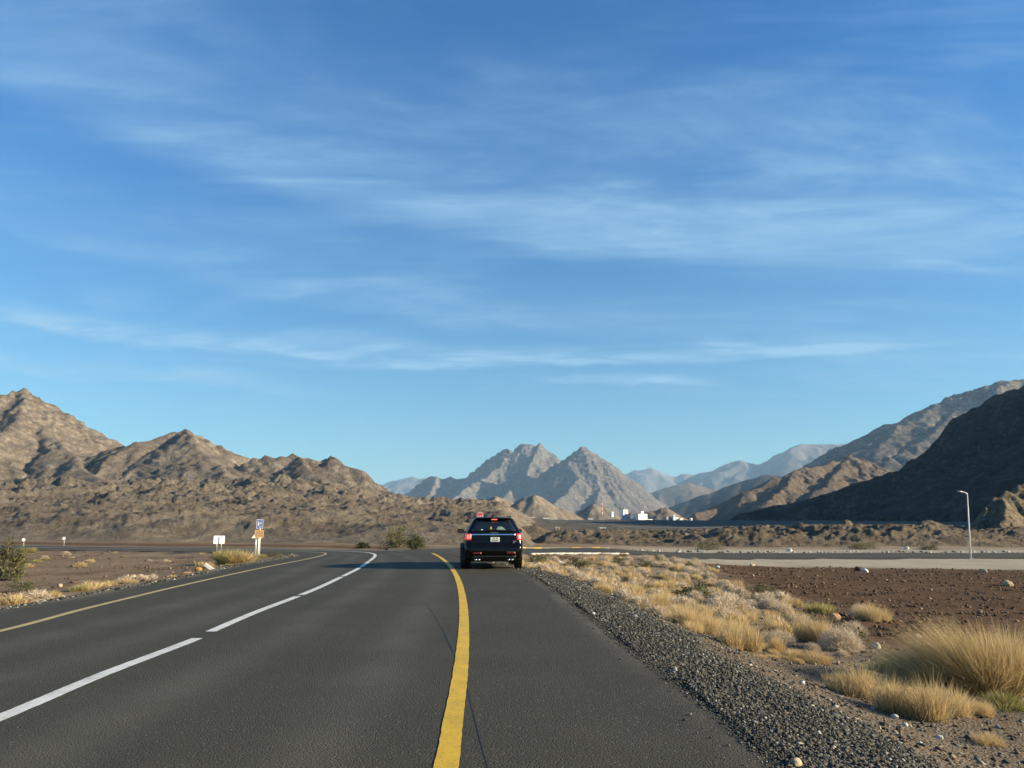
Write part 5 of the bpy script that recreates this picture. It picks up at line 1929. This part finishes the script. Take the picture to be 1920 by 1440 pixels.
# round delineators by the left arm of the road
for px0, py0, pyt, lab in ((44.5, 1027, 1012, 'round white delineator on a thin post, farther left of the two'), (120, 1024, 1009.5, 'round white delineator on a thin post, right of its twin')):
    x, y, z = hit(px0, py0)
    dl = empty('delineator', (x, y, z))
    t_ = at(px0 + 0.4, pyt, y) - dl.location
    MB().tube([(0, 0, -0.1), (t_.x, 0, t_.z)], 0.022, 8).build('post', M['grey_metal'], dl, True)
    d_ = MB().lathe([(-0.01, 0.001), (-0.01, 0.10), (0.01, 0.10), (0.01, 0.001)], 20, 'Y').build('disc', M['sign_white'], dl)
    d_.location = (t_.x, -0.03, t_.z)
    d_.rotation_euler = (0, 0, R(30))
    tag(dl, lab, 'delineator', 'delineators')
# stop sign behind the car
YT = 78.0
p = at(900, 1000, YT)
g = gz(p.x, p.y)
sg = empty('stop_sign', (p.x, p.y, g))
q = at(900, 966.5, YT) - sg.location
MB().tube([(0, 0.03, -0.1), (0, 0.03, q.z + 0.2)], 0.04, 10).build('post', M['grey_metal'], sg, True)
oc = [(0.33 * math.cos(R(22.5 + 45 * k)), 0.33 * math.sin(R(22.5 + 45 * k))) for k in range(8)]
oi = [(0.285 * math.cos(R(22.5 + 45 * k)), 0.285 * math.sin(R(22.5 + 45 * k))) for k in range(8)]
bd = board('sign_board', 1, 1, M['sign_white'], sg, (0, -0.03, q.z), R(8), 0.012, oc)
fc = board('sign_face', 1, 1, M['sign_red'], bd, (0, -0.010, 0), 0, 0.010, oi)
text_mesh('lettering', 'STOP', 0.20, M['sign_white'], fc, (0, -0.008, -0.07), (math.pi / 2, 0, 0))
tag(sg, 'red octagonal stop sign showing above the roof of the black car', 'stop sign')

# ================================================================== street lamp
x, y, z = hit(1820, 1048)
lm = empty('street_lamp', (x, y, z))
t_ = at(1813.5, 926, y) - lm.location
MB().tube([(0, 0, -0.2), (t_.x * 0.5, 0, t_.z * 0.5), tuple(t_)], 0.085, 12, 0.045).build('pole', M['pole_white'], lm, True)
MB().box((0, 0, 0.03), (0.34, 0.34, 0.06), bev=0.01).build('base_plate', M['grey_metal'], lm)
e_ = at(1799, 921.5, y) - lm.location
MB().tube([tuple(t_), (t_.x - 0.15, 0, t_.z + 0.10), ((t_.x + e_.x) / 2, 0, (t_.z + e_.z) / 2 + 0.06), tuple(e_)], 0.055, 8, 0.045).build('arm', M['pole_white'], lm, True)
MB().box((e_.x + 0.02, 0, e_.z), (0.46, 0.20, 0.08), Matrix.Rotation(R(8), 3, 'Y'), 0.03).build('lamp_head', M['pole_white'], lm, True)
tag(lm, 'tall pale street lamp with one short arm beside the side road', 'street lamp')

# ================================================================== power line
tops = []


def hframe(px, wpx, pyt, Y, label):
    c_ = at(px, pyt, Y)
    g = level(c_.x, c_.y) - 1.0
    e_ = empty('power_pole', (c_.x, c_.y, float(g)))
    H_ = c_.z - float(g)
    s_ = wpx * Y / FPX / 2
    for sx in (-0.72, 0.72):
        MB().tube([(sx * s_, 0, -1.0), (sx * s_, 0, H_)], 0.20, 8, 0.16).build('post', M['wood_pole'], e_, True)
    MB().box((0, 0.02, H_ - 0.1), (2.3 * s_, 0.2, 0.30)).build('crossarm', M['pole_white'], e_)
    for sx in (-1.0, 0.0, 1.0):
        MB().lathe([(0.0, 0.001), (0.0, 0.09), (0.20, 0.06), (0.28, 0.001)], 10, 'Z', (sx * s_, 0.02, H_ + 0.05)).build('insulator', M['wood_pole'], e_)
    tag(e_, label, 'power pole', 'poles of the power line')
    return Vector((c_.x + s_, c_.y, c_.z + 0.3)), Vector((c_.x - s_, c_.y, c_.z + 0.3))


a1, a0 = hframe(1045, 8, 988.5, 230, 'smaller twin legged power pole just right of the car')
b1, b0 = hframe(1129, 12, 989, 185, 'larger twin legged power pole with a crossarm')
c_ = at(1539.5, 982.5, 180)
g = float(level(c_.x, c_.y)) - 0.8
pp = empty('power_pole', (c_.x, c_.y, g))
MB().tube([(0, 0, -0.5), (0, 0, c_.z - g)], 0.14, 8, 0.10).build('post', M['wood_pole'], pp, True)
MB().box((0, 0.02, c_.z - g - 0.25), (0.9, 0.12, 0.14)).build('crossarm', M['grey_metal'], pp)
tag(pp, 'single wooden power pole in front of the dark slope', 'power pole', 'poles of the power line')


def cable(a, b_, sag, label):
    pts = []
    for k in range(25):
        t_ = k / 24
        v = a.lerp(b_, t_)
        v.z -= sag * 4 * t_ * (1 - t_)
        pts.append(v)
    o_ = MB().tube(pts, 0.07, 6).build('power_cable', M['wire'], None, True)
    tag(o_, label, 'power cable')


cable(b1, c_ + Vector((0, 0, -0.1)), 0.55, 'power cable strung from the twin legged pole to the single pole')
cable(c_ + Vector((0, 0, -0.1)), Vector(P(2250, 982, 178)), 0.5, 'power cable running right from the single pole past the lamp post')

# ================================================================== buildings
YV = 1380.0


def building(name, parts, label, Y=YV, rz=R(30)):
    """parts: (px0, px1, py_top, depth, material, kind) blocks, feet at the given level"""
    xs_ = [p_[0] for p_ in parts] + [p_[1] for p_ in parts]
    cx = (min(xs_) + max(xs_)) / 2
    foot = max(p_[3] for p_ in parts)
    parts = [(cx + (a - cx) * 1.18, cx + (b - cx) * 1.18, foot + (c - foot) * 1.18 - 0.6, foot + (d - foot) * 1.18, e, f, g_) for a, b, c, d, e, f, g_ in parts]
    o_ = at(cx, foot, Y)
    e_ = empty(name, tuple(o_))
    for i, (px0, px1, pyt, pyb, dep, mat, wins) in enumerate(parts):
        a_, b_ = at(px0, pyt, Y) - o_, at(px1, pyb, Y) - o_
        w_, h_ = b_.x - a_.x, a_.z - b_.z
        zb_ = b_.z - 6.0
        off = 0.12 * i
        wl_ = MB().box(((a_.x + b_.x) / 2, dep / 2 - off, (a_.z + zb_) / 2), (w_, dep, a_.z - zb_)).build('wall', M[mat], e_)
        mb_ = MB()
        for (qx, qy, qw, qd) in (((a_.x + b_.x) / 2, -off + 0.1, w_ + 0.2, 0.3), ((a_.x + b_.x) / 2, dep - off - 0.1, w_ + 0.2, 0.3), (a_.x + 0.1, dep / 2 - off, 0.3, dep - 0.4), (b_.x - 0.1, dep / 2 - off, 0.3, dep - 0.4)):
            mb_.box((qx, qy, a_.z + 0.3), (qw, qd, 0.9))
        mb_.build('parapet', M[mat], e_)
        nx_, nz2 = wins
        for ix in range(nx_):
            for iz in range(nz2):
                wx = a_.x + w_ * (ix + 0.5) / nx_
                wz = b_.z + h_ * (iz + 0.55) / nz2
                wn = MB().box((wx, -off - 0.03, wz), (min(1.5, w_ / nx_ * 0.45), 0.16, min(1.9, h_ / nz2 * 0.5))).build('window', M['window'], e_)
                MB().box((wx, -off - 0.16, wz - min(1.9, h_ / nz2 * 0.5) / 2 - 0.1), (min(1.5, w_ / nx_ * 0.45) + 0.3, 0.3, 0.15)).build('sill', M[mat], wn)
    e_.rotation_euler = (0, 0, rz)
    return tag(e_, label, 'building')


building('house', [(1195.5, 1214.5, 967.5, 979, 14, 'bld_white', (4, 2)), (1201, 1207, 963, 967.4, 6, 'bld_white', (1, 1)), (1210, 1225, 975.6, 979.3, 9, 'bld_white', (2, 1))],
         'bright white villa with a square roof tower in the village', rz=R(32))
building('house', [(1166, 1188, 975, 981.5, 14, 'bld_blue', (4, 1)), (1168, 1181, 969.5, 975, 11, 'bld_blue', (3, 1)), (1172, 1178, 967.5, 969.6, 7, 'bld_blue', (1, 1))],
         'stepped blue building left of the white villa', rz=R(-6))
building('house', [(1168.5, 1178, 958, 963.2, 9, 'bld_white', (2, 1))], 'small white house on the hill above the blue building', Y=1440)
building('house', [(1147, 1152, 961.5, 963.5, 6, 'bld_white', (1, 1))], 'tiny white hut on the hill left of the small white house', Y=1440)
building('house', [(972, 988, 974.3, 980, 10, 'bld_white', (3, 1))], 'low white house just right of the car roof')
building('house', [(993, 1003, 972.5, 981, 9, 'bld_grey', (2, 1)), (1003, 1012, 976, 981.5, 8, 'bld_grey', (2, 1))], 'grey house next to the low white one')
building('house', [(1018, 1030, 973.5, 981, 9, 'bld_grey', (3, 1)), (1030, 1045, 976, 980.5, 8, 'bld_blue', (3, 1))], 'blue grey row of houses behind the power poles')
building('house', [(1102, 1112, 974.5, 979, 8, 'bld_grey', (2, 1)), (1112, 1139, 977.2, 979.8, 6, 'bld_cream', (5, 1))], 'long low walled compound between the poles and the blue building')
building('house', [(1249, 1262, 971.5, 979, 10, 'bld_grey', (3, 1))], 'grey house right of the white villa')
building('house', [(1262.5, 1266, 968.5, 972, 5, 'bld_white', (1, 1)), (1268, 1273, 972.3, 977, 6, 'bld_white', (1, 1))], 'white cube houses at the foot of the last village hill')
building('house', [(1275, 1281, 974.2, 979, 6, 'bld_cream', (2, 1))], 'cream house at the right end of the village')
building('house', [(1295.5, 1298.5, 973.2, 975.8, 4, 'bld_white', (1, 1))], 'tiny white hut alone right of the village')
building('house', [(1445.5, 1451.5, 960.0, 964, 6, 'bld_white', (1, 1)), (1447, 1450, 958.2, 960.1, 3, 'bld_white', (1, 1))], 'lone white house on the bright strip below the brown hill', Y=1560)
# mast on the hill
c_ = at(1129, 938, 1500)
f_ = at(1129, 957, 1500)
ms_ = empty('radio_mast', (f_.x, f_.y, f_.z - 8))
n_ = 6
for k in range(n_):
    z0_, z1_ = (c_.z - ms_.location.z) * k / n_, (c_.z - ms_.location.z) * (k + 1) / n_
    MB().tube([(0, 0, z0_), (0, 0, z1_)], 0.75, 8, 0.75).build('section', M['sign_red'] if k % 2 else M['sign_white'], ms_, True)
tag(ms_, 'red and white radio mast on the village hill', 'mast')


# long white parapet low on the left foothills
def foot_hit(px, py, fn):
    for Yq in np.arange(80, 900, 2.0):
        p_ = P(px, py, Yq)
        if p_[2] <= float(fn(np.array([p_[0]]), np.array([Yq]))[0]):
            return p_
    return P(px, py, 420)


w0 = foot_hit(553, 971, left_foot)
br = empty('bridge_wall', (w0[0], w0[1], w0[2]))
for px0, px1, pm in ((512, 549, 969.3), (550.5, 596, 969.8)):
    wq = foot_hit((px0 + px1) / 2, pm + 0.8, left_foot)
    a_, b_ = at(px0, pm - 1.0, wq[1]) - br.location, at(px1, pm + 0.8, wq[1]) - br.location
    MB().box(((a_.x + b_.x) / 2, a_.y, (a_.z + b_.z) / 2), (b_.x - a_.x, 0.25, a_.z - b_.z), Matrix.Rotation(R(0.8), 3, 'Y')).build('parapet', M['bld_white'], br)
tag(br, 'long low white parapet across the left foothills', 'wall')

# ================================================================== kerbs at the junction
def kerb_row(name, line, s0, s1, pattern, label):
    root = empty(name, (0, 0, 0))
    root['kind'] = 'structure'
    root['label'] = label
    d = np.concatenate([[0], np.cumsum(np.linalg.norm(np.diff(line, axis=0), axis=1))])
    s = s0
    k = 0
    while s < s1:
        L = 0.98
        a_ = [np.interp(s, d, line[:, 0]), np.interp(s, d, line[:, 1])]
        b_ = [np.interp(s + L, d, line[:, 0]), np.interp(s + L, d, line[:, 1])]
        cx, cy_ = (a_[0] + b_[0]) / 2, (a_[1] + b_[1]) / 2
        ang = math.atan2(b_[1] - a_[1], b_[0] - a_[0])
        o_ = MB().box((0, 0, 0), (L, 0.24, 0.30), bev=0.02).build('kerb_stone', M[pattern[k % len(pattern)]], root)
        o_.location = (cx, cy_, float(level(cx, cy_)) - 0.07)
        o_.rotation_euler = (0, 0, ang)
        s += 1.0
        k += 1
    return root


kd = np.concatenate([[0], np.cumsum(np.linalg.norm(np.diff(b_far, axis=0), axis=1))])
i0 = float(np.interp(0.6, b_far[:, 0], kd))
i1 = float(np.interp(9.3, b_far[:, 0], kd))
kerb_row('kerb', b_far, i0, i1, ['kerb_yellow', 'kerb_grey', 'kerb_yellow', 'kerb_grey', 'kerb_grey', 'kerb_grey', 'kerb_yellow', 'kerb_grey'], 'yellow and bare kerb on the far side of the junction')
kerb_row('kerb', b_far, 1.0, i0 - 1.5, ['kerb_shade'], 'kerb left of the car, coloured dark as if shaded')
kd = np.concatenate([[0], np.cumsum(np.linalg.norm(np.diff(b_near, axis=0), axis=1))])
i0 = float(np.interp(1.2, b_near[:, 0], kd))
i1 = float(np.interp(8.6, b_near[:, 0], kd))
kerb_row('kerb', b_near, i0, i1, ['kerb_white', 'kerb_white', 'kerb_white', 'kerb_grey', 'kerb_white', 'kerb_white', 'kerb_white', 'kerb_white'], 'white painted kerb on the near side of the side road')
